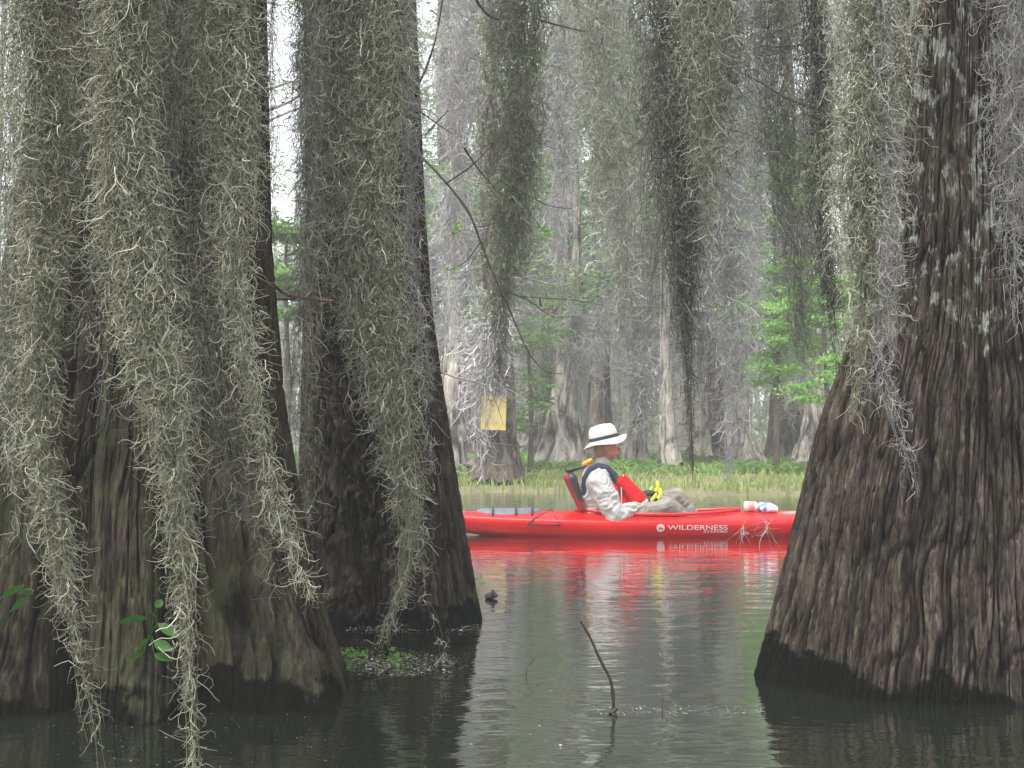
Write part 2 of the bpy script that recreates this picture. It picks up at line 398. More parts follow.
moss(5.0, [(766, 440, 2), (764, 500, 2), (765, 520, 3), (767, 533, 3)],
     'second bare dead sprig before the hull, right of the other, tangled like twigs', 1, 16, (.04, .1), .0012, seed=36, sig=.006, core=1, spread=2.6, curlr=(.02, .14), tmin=.985, endmin=1, corek=.3, down=.1, m='moss_grey', top=(0, 0, 2.9))
# ------------------------------------------------------------------ near cypress trunks
def trunk_mesh(name, zs, cen, rx, ry, lobes, NA=720, bark=.011, ridges=.03, rlen=.22, seed=1, flute=.0, rough=None, front=.5):
    zs = np.asarray(zs); NZ = len(zs)
    nf = int(NA*front); th = np.concatenate([np.linspace(-np.pi, 0, nf, endpoint=False), np.linspace(0, np.pi, NA-nf, endpoint=False)])
    TH, Z = np.meshgrid(th, zs)
    cz = np.array([cen(z) for z in zs]); RX = np.array([rx(z) for z in zs]); RY = np.array([ry(z) for z in zs])
    f = np.ones_like(TH)
    for (a, w, amp) in lobes:
        d = (TH-R(a)+np.pi) % (2*np.pi)-np.pi
        A = np.array([amp(z) for z in zs])[:, None]
        ww = R(w)
        f += A*np.exp(-(d/ww)**2)
    if flute:
        k = 13
        nse = vnoise(TH/(2*np.pi)*k+.6*np.sin(Z*1.4), Z*.5, k, seed+50)
        fl = np.interp(zs, [0, .6, 1.6, 3], [1, .8, .35, .15])[:, None]
        f += (nse-.5)*flute*fl
        k = 31
        nse = vnoise(TH/(2*np.pi)*k+.5*np.sin(Z*2.1+1), Z*.9, k, seed+51)
        f += (nse-.5)*flute*.45*fl
    rm = float(np.mean(RX))
    circ = 2*np.pi*rm
    k = int(circ/ridges)
    warp = (vnoise(TH/(2*np.pi)*18, Z*5, 18, seed+5)-.5)*1.6+(vnoise(TH/(2*np.pi)*7, Z*1.5, 7, seed+6)-.5)*1.6
    U = TH/(2*np.pi)*k+warp*1.3+.9*(vnoise(TH/(2*np.pi)*(k//2), Z/rlen*1.7+3, k//2, seed+7)-.5); Vv = Z/rlen
    n1 = vnoise(U, Vv+20, k, seed+1); n2 = vnoise(U*2+.3, Vv*2.6+20, 2*k, seed+2); n3 = vnoise(TH/(2*np.pi)*k*4, Z/rlen*7+5, 4*k, seed+3)
    e1 = vedge(U, Vv+20, k, seed+1, 1.0)
    kb = max(6, int(k/2.6)); n4 = vnoise(TH/(2*np.pi)*kb+warp*.5, Z/rlen*.4+9, kb, seed+9)
    big = 1-np.exp(-((n4-.5)/.07)**2)
    n5 = vnoise(U*.9+.4*np.sin(Z*9), Z/rlen*.33+31, max(4, int(k*.9)), seed+12) if False else vnoise(TH/(2*np.pi)*k+warp*.8, Z/rlen*.3+31, k, seed+12)
    fis = 1-np.exp(-((n5-.5)/.10)**2)
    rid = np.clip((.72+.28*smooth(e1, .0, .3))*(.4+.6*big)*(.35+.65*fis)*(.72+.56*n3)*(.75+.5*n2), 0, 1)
    disp = (rid-.6)*bark*2
    if rough is not None: disp = disp+rough(TH, Z, seed)
    r1 = RX[:, None]*f+disp; r2 = RY[:, None]*f+disp
    X = cz[:, 0][:, None]+r1*np.cos(TH); Y = cz[:, 1][:, None]+r2*np.sin(TH)
    V = np.stack([X, Y, Z], -1).reshape(-1, 3)
    idx = np.arange(NZ*NA).reshape(NZ, NA); nx = np.roll(idx, -1, 1)
    Q = np.stack([idx[:-1], nx[:-1], nx[1:], idx[1:]], -1).reshape(-1, 4)
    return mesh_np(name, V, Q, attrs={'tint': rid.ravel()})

def limb_mesh(paths, K=10, g=None):
    """paths: list of (pts, r0, r1)"""
    Vs = []; Qs = []; n = 0; T = []
    for pts, r0, r1 in paths:
        pts = np.array(pts, float)
        s = np.linspace(0, 1, len(pts)); m = max(6, len(pts)*4)
        t = np.linspace(0, 1, m)
        # catmull style smoothing through cubic interpolation of points
        q = np.stack([np.interp(t, s, pts[:, i]) for i in range(3)], -1)
        for _ in range(3):
            q[1:-1] = (q[:-2]+2*q[1:-1]+q[2:])/4
        rad = (r0+(r1-r0)*t)
        if r0 > .004: rad = rad*(1+.09*np.sin(t*23+r0*99)+.05*np.sin(t*51))
        v, f = tubes(q[None], rad[None], K, np.random.default_rng(3), taper=False)
        Vs.append(v); Qs.append(f+n); n += len(v); T.append(np.full(len(v), .6))
    return mesh_np('limb', np.concatenate(Vs), np.concatenate(Qs), attrs={'tint': np.concatenate(T)})

def leaf_mesh(centres, size, g, n_per, spread, flat=.35, name='crown', quad=(1, .45)):
    """many small leaf-sized diamonds round the given centres"""
    C = np.repeat(np.asarray(centres), n_per, 0); n = len(C)
    c = C+g.normal(size=(n, 3))*spread*np.array([1, 1, flat])
    d = nrm(g.normal(size=(n, 3))*np.array([1, 1, .45])); u = nrm(np.cross(d, g.normal(size=(n, 3))))
    s = size*g.uniform(.6, 1.4, n)[:, None]
    v = np.stack([c-d*s*quad[0], c+u*s*quad[1], c+d*s*quad[0], c-u*s*quad[1]], 1).reshape(-1, 3)
    q = np.arange(n*4).reshape(n, 4)
    cl = g.random(len(centres))
    t = np.clip(np.repeat(cl, n_per)*.6+g.random(n)*.5, 0, 1)
    return mesh_np(name, v, q, smooth=False, attrs={'tint': np.repeat(t, 4)})

zfine = np.concatenate([np.linspace(-.35, 2.75, 540), np.linspace(2.8, 9.5, 60)])
def prof(zs_, rs_): return lambda z: float(np.interp(z, zs_, rs_))

# left tree
g = np.random.default_rng(40)
lt = empty('cypress_tree', (-1.27, 4.7, 0)); tag(lt, 'massive fluted cypress trunk at left edge, mostly behind moss curtains', 'tree')
cx = prof([0, 1, 2.3, 9.5], [0, .01, .05, .2])
rx = prof([-.35, 0, .3, .64, .96, 1.5, 2.3, 9.5], [.78, .72, .62, .54, .48, .42, .38, .2])
def lob(a0, z1): return lambda z: a0*float(np.interp(z, [0, z1*.4, z1], [1, .75, 0]))
lobesL = [(-38, 9, lob(.26, 1.8)), (-22, 6, lob(-.28, 1.7)), (-2, 11, lob(.02, 1.4)), (-60, 7, lob(-.34, 1.9)), (-80, 10, lob(.2, 1.9)), (-99, 6, lob(-.3, 1.8)), (-120, 10, lob(.2, 1.9)), (-143, 7, lob(-.3, 1.9)), (-165, 12, lob(.15, 1.8)), (40, 14, lob(.15, 1.6)), (90, 14, lob(.2, 1.6)), (140, 14, lob(.15, 1.6))]
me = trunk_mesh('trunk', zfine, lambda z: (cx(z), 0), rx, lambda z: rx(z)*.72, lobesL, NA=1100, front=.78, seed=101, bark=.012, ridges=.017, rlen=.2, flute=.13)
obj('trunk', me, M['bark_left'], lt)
# middle tree
mt = empty('cypress_tree', (-.57, 6.4, 0)); tag(mt, 'hollow-fronted cypress trunk in the middle, left of the kayak', 'tree')
cxm = prof([0, .5, 1.4, 2.8, 9.5], [0, -.03, -.09, -.13, -.2])
rxm = prof([-.35, 0, .115, .56, 1.0, 1.44, 1.9, 2.8, 9.5], [.48, .42, .405, .36, .32, .285, .265, .25, .14])
def rough_mid(TH, Z, seed):
    d = np.abs((TH-R(-97)+np.pi) % (2*np.pi)-np.pi)
    k = smooth(-d, -.75, -.3)*smooth(-Z, -1.3, -.9)
    n = vnoise(TH/(2*np.pi)*60, Z*16, 60, 9)+.6*vnoise(TH/(2*np.pi)*130, Z*38, 130, 10)
    return k*(n-.8)*.07
lobesM = [(-97, 27, lambda z: -.5*float(np.interp(z, [0, .9, 1.35], [1, .85, 0]))), (-52, 14, lob(.06, 1.6)), (-15, 10, lob(-.05, 1.5)), (-140, 12, lob(.18, 1.6)), (60, 20, lob(.1, 1.5)), (150, 20, lob(.1, 1.5))]
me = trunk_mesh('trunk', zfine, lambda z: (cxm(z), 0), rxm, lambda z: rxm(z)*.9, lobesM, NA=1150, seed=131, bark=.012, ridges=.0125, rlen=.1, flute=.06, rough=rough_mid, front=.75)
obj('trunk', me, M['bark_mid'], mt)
# right tree
rt = empty('cypress_tree', (1.70, 4.9, 0)); tag(rt, 'huge bare cypress trunk with pale lichen patches at the right edge', 'tree')
rxr = prof([-.35, 0, .293, .63, .82, .964, 1.1, 1.3, 1.64, 2.31, 4, 9.5], [.92, .845, .765, .68, .635, .59, .535, .47, .405, .34, .3, .2])
lobesR = [(-70, 12, lob(.05, 1.3)), (-95, 10, lob(-.06, 1.3)), (-120, 14, lob(.05, 1.3)), (-150, 10, lob(-.035, 1.2)), (-28, 12, lob(-.1, 1.6)), (40, 18, lob(.1, 1.6)), (100, 18, lob(.12, 1.6))]
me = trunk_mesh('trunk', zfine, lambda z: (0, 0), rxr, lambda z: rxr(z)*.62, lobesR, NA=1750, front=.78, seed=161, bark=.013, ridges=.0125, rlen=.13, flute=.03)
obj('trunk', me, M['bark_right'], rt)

def rel(o, pts):
    L0 = np.array(o.location); return [tuple(np.array(p)-L0) for p in pts]
# limbs the foreground moss hangs from (just above the picture)
for o, mname, paths in (
    (lt, 'bark_left', [([(-1.2, 4.7, 3.3), (-1.15, 4.0, 2.95), (-1.0, 3.3, 2.75), (-.7, 3.0, 2.5), (-.4, 2.9, 2.42)], .085, .03),
                       ([(-1.15, 3.9, 2.95), (-1.2, 3.3, 2.6), (-.95, 2.95, 2.4), (-.6, 2.9, 2.36), (-.3, 2.85, 2.4)], .05, .02),
                       ([(-1.1, 3.6, 2.85), (-1.3, 3.2, 2.55), (-1.6, 2.9, 2.45)], .04, .02),
                       ([(-1.3, 4.8, 4.4), (-2.3, 4.4, 5.2), (-3.4, 4.0, 5.6)], .09, .02)]),
    (mt, 'bark_mid', [([(-.68, 6.4, 3.7), (-.62, 5.6, 3.35), (-.6, 5.0, 3.15), (-.8, 4.8, 3.1), (-1.0, 4.7, 3.1)], .06, .02),
                      ([(-.62, 5.8, 3.4), (-.45, 5.3, 3.15), (-.2, 5.0, 3.1)], .04, .015),
                      ([(-.68, 6.4, 4.0), (-.3, 6.9, 3.95), (.1, 7.2, 3.8), (.6, 8.1, 4.1), (1.0, 9.0, 4.5), (1.5, 10.4, 4.9)], .07, .02),
                      ([(.1, 7.2, 3.8), (.6, 6.4, 3.5), (.78, 5.9, 3.35), (1.0, 5.6, 3.3)], .04, .015)]),
    (rt, 'bark_right', [([(1.7, 4.9, 3.4), (1.4, 4.4, 2.95), (1.1, 4.0, 2.65), (.9, 3.8, 2.55)], .07, .02),
                        ([(1.7, 4.9, 3.6), (1.3, 5.4, 3.2), (1.1, 6.2, 3.4), (1.25, 6.8, 3.7), (1.3, 8, 4.2)], .07, .02),
                        ([(1.3, 5.3, 3.2), (1.05, 5.2, 3.0), (.8, 5.0, 2.95)], .03, .012),
                        ([(1.7, 4.6, 3.3), (1.6, 4.1, 2.8), (1.45, 4.0, 2.6)], .04, .02)])):
    for pth in paths:
        obj('limb', limb_mesh([(rel(o, pth[0]), pth[1], pth[2])]), M[mname], o)
# their crowns, high above the picture: they shade the water edge
for k, (o, c) in enumerate(((lt, (-1.6, 4.6, 6.4)), (mt, (-.4, 6.6, 7.2)), (rt, (2.1, 4.9, 6.8)))):
    g = np.random.default_rng(60+k)
    cs = np.array(c)+g.normal(size=(150, 3))*np.array([1.5, 1.3, 1.0])
    cs = cs[cs[:, 2] > 4.6]
    me = leaf_mesh(rel(o, cs), .035, g, 60, .22)
    obj('crown', me, M['leaf_far'], o)

# ------------------------------------------------------------------ twigs
def twig(name, label, base, paths, m='twig', cat='twig', leaves=None, K=6):
    e = empty(name, tuple(base)); tag(e, label, cat)
    for k, (p, r0, r1) in enumerate(paths):
        obj('stem' if k == 0 else 'side_twig', limb_mesh([(rel(e, p), r0, r1)], K), M[m], e)
    if leaves:
        g = np.random.default_rng(5)
        for p in leaves:
            obj('leaf_bud', leaf_mesh(rel(e, [p]), .014, g, 9, .012, 1.0, 'leaf_bud', (1, .5)), M['leaf_bright'], e)
    return e
q = lambda *a: tuple(P(*a))
twig('bare_branch', 'long dark bare branch curving down from the middle tree toward the yellow board', P(412, 150, 5.9),
     [([q(404, 140, 6.1), q(428, 162, 5.8), q(450, 186, 5.6), q(470, 212, 5.5), q(482, 245, 5.5), q(492, 272, 5.5), q(505, 298, 5.5), q(518, 330, 5.5), q(530, 356, 5.5), q(545, 373, 5.5), q(562, 374, 5.5)], .0062, .0016),
      ([q(446, 182, 5.6), q(470, 166, 5.55), q(486, 150, 5.5), q(495, 141, 5.5)], .0032, .0012),
      ([q(464, 146, 5.6), q(478, 168, 5.6), q(494, 186, 5.6)], .005, .002),
      ([q(476, 226, 5.5), q(494, 224, 5.5)], .002, .0012),
      ([q(480, 242, 5.5), q(466, 262, 5.5), q(448, 270, 5.5)], .0026, .001)],
     leaves=[q(455, 231, 5.55), q(459, 228, 5.5), q(449, 272, 5.5)])
twig('bare_branch', 'thin dark crossed twigs in the bright gap right of the middle tree top', P(425, 60, 6.0),
     [([q(410, 96, 6.1), q(424, 70, 6), q(434, 40, 6), q(440, 10, 6), q(446, -40, 6)], .007, .003),
      ([q(418, 108, 6), q(434, 120, 6), q(452, 132, 6)], .004, .0015),
      ([q(424, 134, 6), q(438, 118, 6), q(448, 108, 6)], .004, .002)])
twig('bare_branch', 'dark twig with a bright green leaf bud below the olive moss column', P(600, 180, 7.2),
     [([q(500, 180, 7.2), q(530, 195, 7), q(548, 205, 7), q(572, 208, 7)], .004, .0016), ([q(530, 195, 7), q(528, 210, 7), q(545, 232, 7)], .003, .001)],
     leaves=[q(547, 229, 7), q(551, 234, 7)])
twig('bare_branch', 'crooked dark twig with withered leaf below the green bud, left of the hat', P(520, 296, 7.2),
     [([q(505, 290, 7.2), q(530, 300, 7), q(552, 318, 7), q(575, 316, 7)], .004, .0016), ([q(520, 296, 7.1), q(545, 298, 7), q(580, 300, 7), q(606, 306, 7)], .003, .001), ([q(540, 298, 7), q(541, 306, 7)], .004, .006)])
twig('bare_branch', 'dark slanting twig behind the moss veil at the top right of centre', P(800, 100, 6.4),
     [([q(836, 112, 6.2), q(804, 102, 6.3), q(782, 92, 6.4), q(764, 80, 6.5), q(744, 70, 6.6)], .009, .003), ([q(830, 40, 6.3), q(800, 42, 6.4), q(774, 44, 6.4), q(756, 40, 6.5)], .006, .002), ([q(790, 44, 6.4), q(776, 52, 6.4), q(758, 52, 6.5)], .004, .002)])
twig('bare_branch', 'short dark twigs high up right of the olive moss column', P(570, 25, 7),
     [([q(540, 16, 7), q(560, 22, 7), q(586, 28, 7)], .006, .003), ([q(470, -20, 6.8), q(478, 0, 6.8), q(488, 12, 6.8), q(500, 16, 6.8)], .008, .006)])
twig('broken_branch', 'broken reddish-brown stick poking out left of the middle tree', P(262, 276, 4.9),
     [([q(258, 274, 4.9), q(272, 284, 4.85), q(288, 297, 4.8), q(306, 298, 4.8), q(333, 301, 4.75)], .006, .005), ([q(262, 300, 4.9), q(282, 299, 4.85), q(300, 299, 4.8)], .004, .004)], 'twig_red')
for k in range(11):
    g = np.random.default_rng(900+k); D = g.uniform(8, 15); x0 = g.uniform(425, 770); y0 = g.uniform(90, 400); sg_ = 1 if g.random() < .5 else -1
    pts = []; x_, y_ = x0, y0; a_ = g.uniform(-.5, .7)
    for j in range(7):
        pts.append(q(x_, y_, D)); x_ += sg_*math.cos(a_)*g.uniform(12, 20); y_ += math.sin(a_)*16; a_ += g.normal()*.35
    subs = []
    for j in (1, 2, 3, 4, 5):
        b_ = np.array(pts[j]); d_ = np.array([sg_*g.uniform(.02, .12), 0, g.normal()*.1]); subs.append(([tuple(b_), tuple(b_+d_), tuple(b_+d_*1.8+np.array([0, 0, g.normal()*.03]))], .0022, .001))
    e_ = twig('bare_branch', 'thin pale bare branch reaching out among the hanging moss over the water', pts[0], [(pts, .005, .0018)]+subs, 'twig_grey'); e_['group'] = 'thin pale branches between the trees'
w = P(613, 711, 1400*.85/277)
twig('water_twig', 'curved black twig standing out of the open water in the centre', w,
     [([(w[0], w[1], -.1), (w[0], w[1], .02), (w[0]-.006, w[1], .1), q(600, 660, w[1]), q(590, 636, w[1]), q(580, 620, w[1])], .0062, .0036), ([(w[0]-.01, w[1]-.01, 0.0), (w[0]+.008, w[1], .015)], .009, .007)], 'twig_black')
w = P(525, 676, 1400*.85/241)
twig('water_twig', 'hair-thin short twig poking from the water left of the curved one', w,
     [([(w[0], w[1], -.05), q(526, 672, w[1]), q(528, 664, w[1]), q(537, 654, w[1])], .0022, .0014)])
w = P(662, 706, 1400*.85/271)
twig('water_twig', 'tiny upright stub poking from the water right of the curved twig', w,
     [([(w[0], w[1], -.05), q(661, 695, w[1]), q(661, 690, w[1])], .0022, .0014)])

# ------------------------------------------------------------------ leafy plants
def leaf_blade(L, W, name='leaf'):
    n = 9; V = []; Fc = []
    for i in range(n):
        t = i/(n-1); w = W*math.sin(math.pi*min(1, t*1.02+.02))**.8*(1-.35*t)
        z = -.35*L*t*t
        V += [(t*L, -w, z-.004), (t*L, 0, z-.012*math.sin(math.pi*t)), (t*L, w, z-.004)]
    for i in range(n-1):
        for j in range(2):
            a = i*3+j; Fc.append((a, a+1, a+4, a+3))
    me = mesh_np(name, V, Fc, attrs={'tint': np.full(len(V), .3)})
    return me
M['weed'] = tint_mat('weed', (.05, .12, .02), (.11, .25, .04), transl=.2, rough=.5)
M['leaf_dark'] = tint_mat('leaf_dark', (.035, .10, .02), (.05, .13, .03), transl=.3, rough=.45)  # deep green for the leaves on the left trunk
def plant(label, loc, leaves, m, stem_r=.002, name='leafy_plant'):
    e = empty(name, tuple(loc)); tag(e, label, 'plant')
    L0 = np.array(loc)
    for (px, py, D, L, W, yaw, pitch) in leaves:
        p = P(px, py, D)-L0
        o = obj('leaf', leaf_blade(L, W), M[m], e, tuple(p)); o.rotation_euler = (R(random.uniform(35, 65)), R(pitch), R(yaw))
        obj('stem', limb_mesh([([(0, 0, 0), tuple(p*.5+np.array([0, 0, .01])), tuple(p)], stem_r, stem_r*.6)], 5), M[m], e)
    return e
plant('green leafy plant growing from the left trunk behind the moss tip', P(152, 636, 4.1),
      [(150, 616, 4.02, .085, .02, 178, -4), (160, 622, 4.0, .075, .02, -20, 18), (158, 615, 4.05, .045, .016, 110, -30), (150, 636, 4.0, .05, .018, -150, 25), (156, 640, 4.0, .06, .02, -25, 12), (146, 650, 4.0, .05, .018, 200, 10), (156, 652, 4.0, .055, .018, -10, 5), (158, 606, 4.0, .04, .014, 60, -40)], 'leaf_dark')
plant('few dark green leaves on the trunk at the far left edge', P(22, 592, 4.15),
      [(26, 584, 4.0, .07, .018, 185, 14), (30, 596, 4.0, .06, .018, 200, 25), (36, 590, 4.0, .045, .016, 150, 0)], 'leaf_dark')

# ------------------------------------------------------------------ water and ground
me = mesh_np('water', [(-300, -60, 0), (300, -60, 0), (300, 300, 0), (-300, 300, 0)], [[0, 1, 2, 3]], smooth=False)
m, nt, b = mat('water'); L = nt.links.new
b.inputs['Base Color'].default_value = (.010, .0135, .008, 1); b.inputs['Roughness'].default_value = .035
b.inputs['IOR'].default_value = 1.48; b.inputs['Specular IOR Level'].default_value = .5
tc = N(nt, 'ShaderNodeTexCoord')
def wn(sx, sy, sc, det, dist=0.0, rot=0):
    mp = N(nt, 'ShaderNodeMapping'); mp.inputs['Scale'].default_value = (sx, sy, 1); mp.inputs['Rotation'].default_value = (0, 0, R(rot))
    L(tc.outputs['Object'], mp.inputs[0])
    n = N(nt, 'ShaderNodeTexNoise', Scale=sc, Detail=det, Roughness=.5, Distortion=dist); L(mp.outputs[0], n.inputs['Vector']); return n.outputs['Fac']
h = math_(nt, 'ADD', math_(nt, 'MULTIPLY', wn(.45, 1, 7.0, 2.0, .3, 5), .6), math_(nt, 'MULTIPLY', wn(.4, 1, 24.0, 2.0, .2, -8), .2))
h = math_(nt, 'ADD', h, math_(nt, 'MULTIPLY', wn(.6, 1, 1.6, 2.0, 0, 20), .8))
calm = wn(.3, .8, .5, 2.0)
rc = ramp(nt, [(.38, (.35, .35, .35)), (.62, (1, 1, 1))]); L(calm, rc.inputs[0])
bp = N(nt, 'ShaderNodeBump', Distance=.011); L(h, bp.inputs['Height']); L(rc.outputs[0], bp.inputs['Strength']); L(bp.outputs[0], b.inputs['Normal'])
b.inputs['Coat Weight'].default_value = 1; b.inputs['Coat Roughness'].default_value = .03; b.inputs['Coat IOR'].default_value = 1.4; L(bp.outputs[0], b.inputs['Coat Normal'])
o = obj('water', me, m); tag(o, kind='structure')

gx = np.concatenate([np.linspace(-300, -32, 20), np.linspace(-30, 30, 121), np.linspace(32, 300, 20)])
gy = np.concatenate([np.linspace(-60, 17, 14), np.linspace(17.5, 45, 111), np.linspace(47, 300, 25)])
X, Y = np.meshgrid(gx, gy)
def gz(X, Y):
    e = vnoise((X+300)*.35, (Y+60)*.05, 700, 3)*1.6+vnoise((X+300)*1.1, Y*0+3.5, 700, 4)*.6
    sh = 19.0+e
    z = -.6+.66*smooth(Y, sh-1.5, sh+.1)+.14*smooth(Y, sh, sh+5)+.25*smooth(Y, 26, 60)
    return z+(vnoise((X+300)*1.3, (Y+60)*1.3, 900, 8)-.5)*.07*smooth(Y, sh, sh+1)
Z = gz(X, Y)
idx = np.arange(X.size).reshape(X.shape)
Q = np.stack([idx[:-1, :-1], idx[:-1, 1:], idx[1:, 1:], idx[1:, :-1]], -1).reshape(-1, 4)
M['soil'] = simple('soil', (.11, .1, .05), .95, .5, .9)
o = obj('ground', mesh_np('ground', np.stack([X, Y, Z], -1), Q), M['soil']); tag(o, kind='structure')

def blades(n, x0, x1, y0, y1, h0, h1, w, g, lean=.35, leafy=0.0, patch=None):
    x = g.uniform(x0, x1, n); y = g.uniform(y0, y1, n)
    if patch is not None:
        k = vnoise((x+100)*.9, y*.7, 400, patch)+.25*vnoise((x+100)*3, y*2, 900, patch+1) > .62; x = x[k]; y = y[k]; n = len(x)
    z = gz(x, y); k = z > -.01; x, y, z = x[k], y[k], z[k]; n = len(x)
    h = g.uniform(h0, h1, n)*(.6+.8*vnoise((x+100)*.8, y*.8, 400, 31))
    d = g.normal(size=(n, 2))*lean
    a = g.uniform(0, 6.28, n); wx = np.cos(a)*w; wy = np.sin(a)*w
    b0 = np.stack([x-wx, y-wy, z-.02], -1); b1 = np.stack([x+wx, y+wy, z-.02], -1)
    m0 = np.stack([x-wx*.8+d[:, 0]*h*.35, y-wy*.8+d[:, 1]*h*.35, z+h*.6], -1); m1 = np.stack([x+wx*.8+d[:, 0]*h*.35, y+wy*.8+d[:, 1]*h*.35, z+h*.6], -1)
    t0 = np.stack([x+d[:, 0]*h, y+d[:, 1]*h, z+h], -1); t1 = t0+np.stack([wx*.15, wy*.15, wx*0], -1)
    v = np.stack([b0, b1, m1, m0, t1, t0], 1).reshape(-1, 3)
    i = np.arange(n)[:, None]*6
    q_ = np.concatenate([i+np.array([[0, 1, 2, 3]]), i+np.array([[3, 2, 4, 5]])])
    t = np.clip(vnoise((x+100)*.5, y*.5, 400, 33)*.8+g.random(n)*.4-.1, 0, 1)
    return mesh_np('grass', v, q_, smooth=False, attrs={'tint': np.repeat(t, 6)})
g = np.random.default_rng(77)
o = obj('bank_grass', blades(60000, -14, 14, 18.6, 36, .03, .13, .012, g), M['grass']); tag(o, 'olive and straw coloured low grass covering the far bank', 'grass', kind='stuff')
o = obj('bank_plants', blades(60000, -14, 14, 23, 34, .06, .2, .035, g, lean=1.3, patch=61), M['leaf_low']); tag(o, 'bright green leafy ground plants in patches at the foot of the far trees', 'plants', kind='stuff')

# floating debris near the middle trunk
def floaters(name, label, px0, px1, py0, py1, n, size, cols, g, ell=True, kind='stuff'):
    px = g.uniform(px0, px1, n*3); py = g.uniform(py0, py1, n*3)
    if ell:
        k = ((px-(px0+px1)/2)/((px1-px0)/2))**2+((py-(py0+py1)/2)/((py1-py0)/2))**2 < g.uniform(.3, 1.1, n*3); px, py = px[k][:n], py[k][:n]
    n = len(px); D = F*CH/(py-HY)
    c = np.stack([(px-512)/F*D, D, np.full(n, .004)+g.uniform(0, .004, n)], -1)
    a = g.uniform(0, 6.28, n); s = size*g.uniform(.4, 1.5, n); e = g.uniform(.15, .7, n)
    u = np.stack([np.cos(a), np.sin(a), g.normal(size=n)*.15], -1)*s[:, None]; v = np.stack([-np.sin(a), np.cos(a), g.normal(size=n)*.2], -1)*(s*e)[:, None]
    V = np.stack([c-u, c-v-u*.2, c+u, c+v+u*.1], 1).reshape(-1, 3)
    C = np.array(cols)[g.integers(0, len(cols), n)]
    me = mesh_np(name, V, np.arange(n*4).reshape(n, 4), smooth=False, cols=np.repeat(C, 4, 0))
    o = obj(name, me, M['flotsam']); tag(o, label, 'floating debris', kind=kind); return o
m, nt, b = mat('flotsam'); at = N(nt, 'ShaderNodeAttribute', _attribute_name='col'); nt.links.new(at.outputs['Color'], b.inputs['Base Color']); b.inputs['Roughness'].default_value = .6
M['flotsam'] = m
g = np.random.default_rng(88)
grey = [(.35, .34, .32), (.22, .2, .17), (.5, .5, .48), (.14, .11, .08), (.3, .32, .25)]
floaters('leaf_litter', 'grey raft of floating leaves and bark under the trailing moss tip', 336, 468, 650, 677, 1100, .006, [(.2, .18, .15), (.12, .1, .07), (.3, .3, .28), (.08, .06, .04), (.16, .17, .1)], g)
floaters('leaf_litter', 'thin line of pale flecks floating toward the right tree', 590, 765, 705, 715, 130, .0028, grey+[(.5, .5, .48)], g, ell=False)
floaters('leaf_litter', 'scattered tiny yellowish flecks on the dark water in the left foreground', 0, 360, 700, 766, 70, .0035, [(.16, .16, .06), (.25, .24, .12), (.1, .12, .05)], g, ell=False)
floaters('leaf_litter', 'small pale scum strip at the right foot of the middle tree', 340, 486, 624, 631, 160, .006, grey, g, ell=False)
floaters('leaf_litter', 'loose pale flecks on open water between middle tree and curved twig', 420, 560, 680, 760, 14, .004, [(.5, .5, .5), (.35, .35, .33)], g, ell=False)
def water_weed(label, px, py, n, sx, size, g):
    D = F*CH/(py-HY); base = np.array([(px-512)/F*D, D, .0])
    c = g.normal(size=(n, 3))*np.array([sx, sx*.6, 0]); c[:, 2] = np.abs(g.normal(size=n))*.012+.006
    me = leaf_mesh(c, size, g, 3, .008, .5, 'water_plant', (1, .55))
    o = obj('water_plant', me, M['weed'], loc=tuple(base)); tag(o, label, 'water plant'); return o
water_weed('bright green floating plant beneath the trailing moss tip', 397, 659, 16, .045, .011, g)
water_weed('small dim green floating plant left of the bright one', 352, 656, 30, .04, .01, g)
w = P(479, 598, F*CH/164)
plant('tiny green seedling standing in the water at the right foot of the middle tree', (w[0], w[1], 0), [(480, 582, w[1], .04, .012, 10, -10), (478, 578, w[1], .035, .012, 150, -20), (481, 577, w[1], .035, .012, 60, -30)], 'leaf_bright', name='seedling')
# snag: a rotten stub
bm = bmesh.new(); bmesh.ops.create_icosphere(bm, subdivisions=3, radius=.04)
for v in bm.verts:
    v.co *= 1+.2*math.sin(v.co.x*70)*math.sin(v.co.z*60+1)+.12*math.sin(v.co.y*90); v.co.z = v.co.z*.6+(.03*max(0, 1-abs(v.co.x-.012)/.014) if v.co.z > 0 else 0); v.co.x *= 1.15
me = bpy.data.meshes.new('snag'); bm.to_mesh(me); bm.free()
w = P(491, 600, F*CH/164); me.transform(Matrix.Scale(.72, 4)); o = obj('snag', me, M['twig'], loc=(w[0], w[1], .015)); tag(o, 'small black rotten wood stub afloat beside the seedling', 'driftwood')

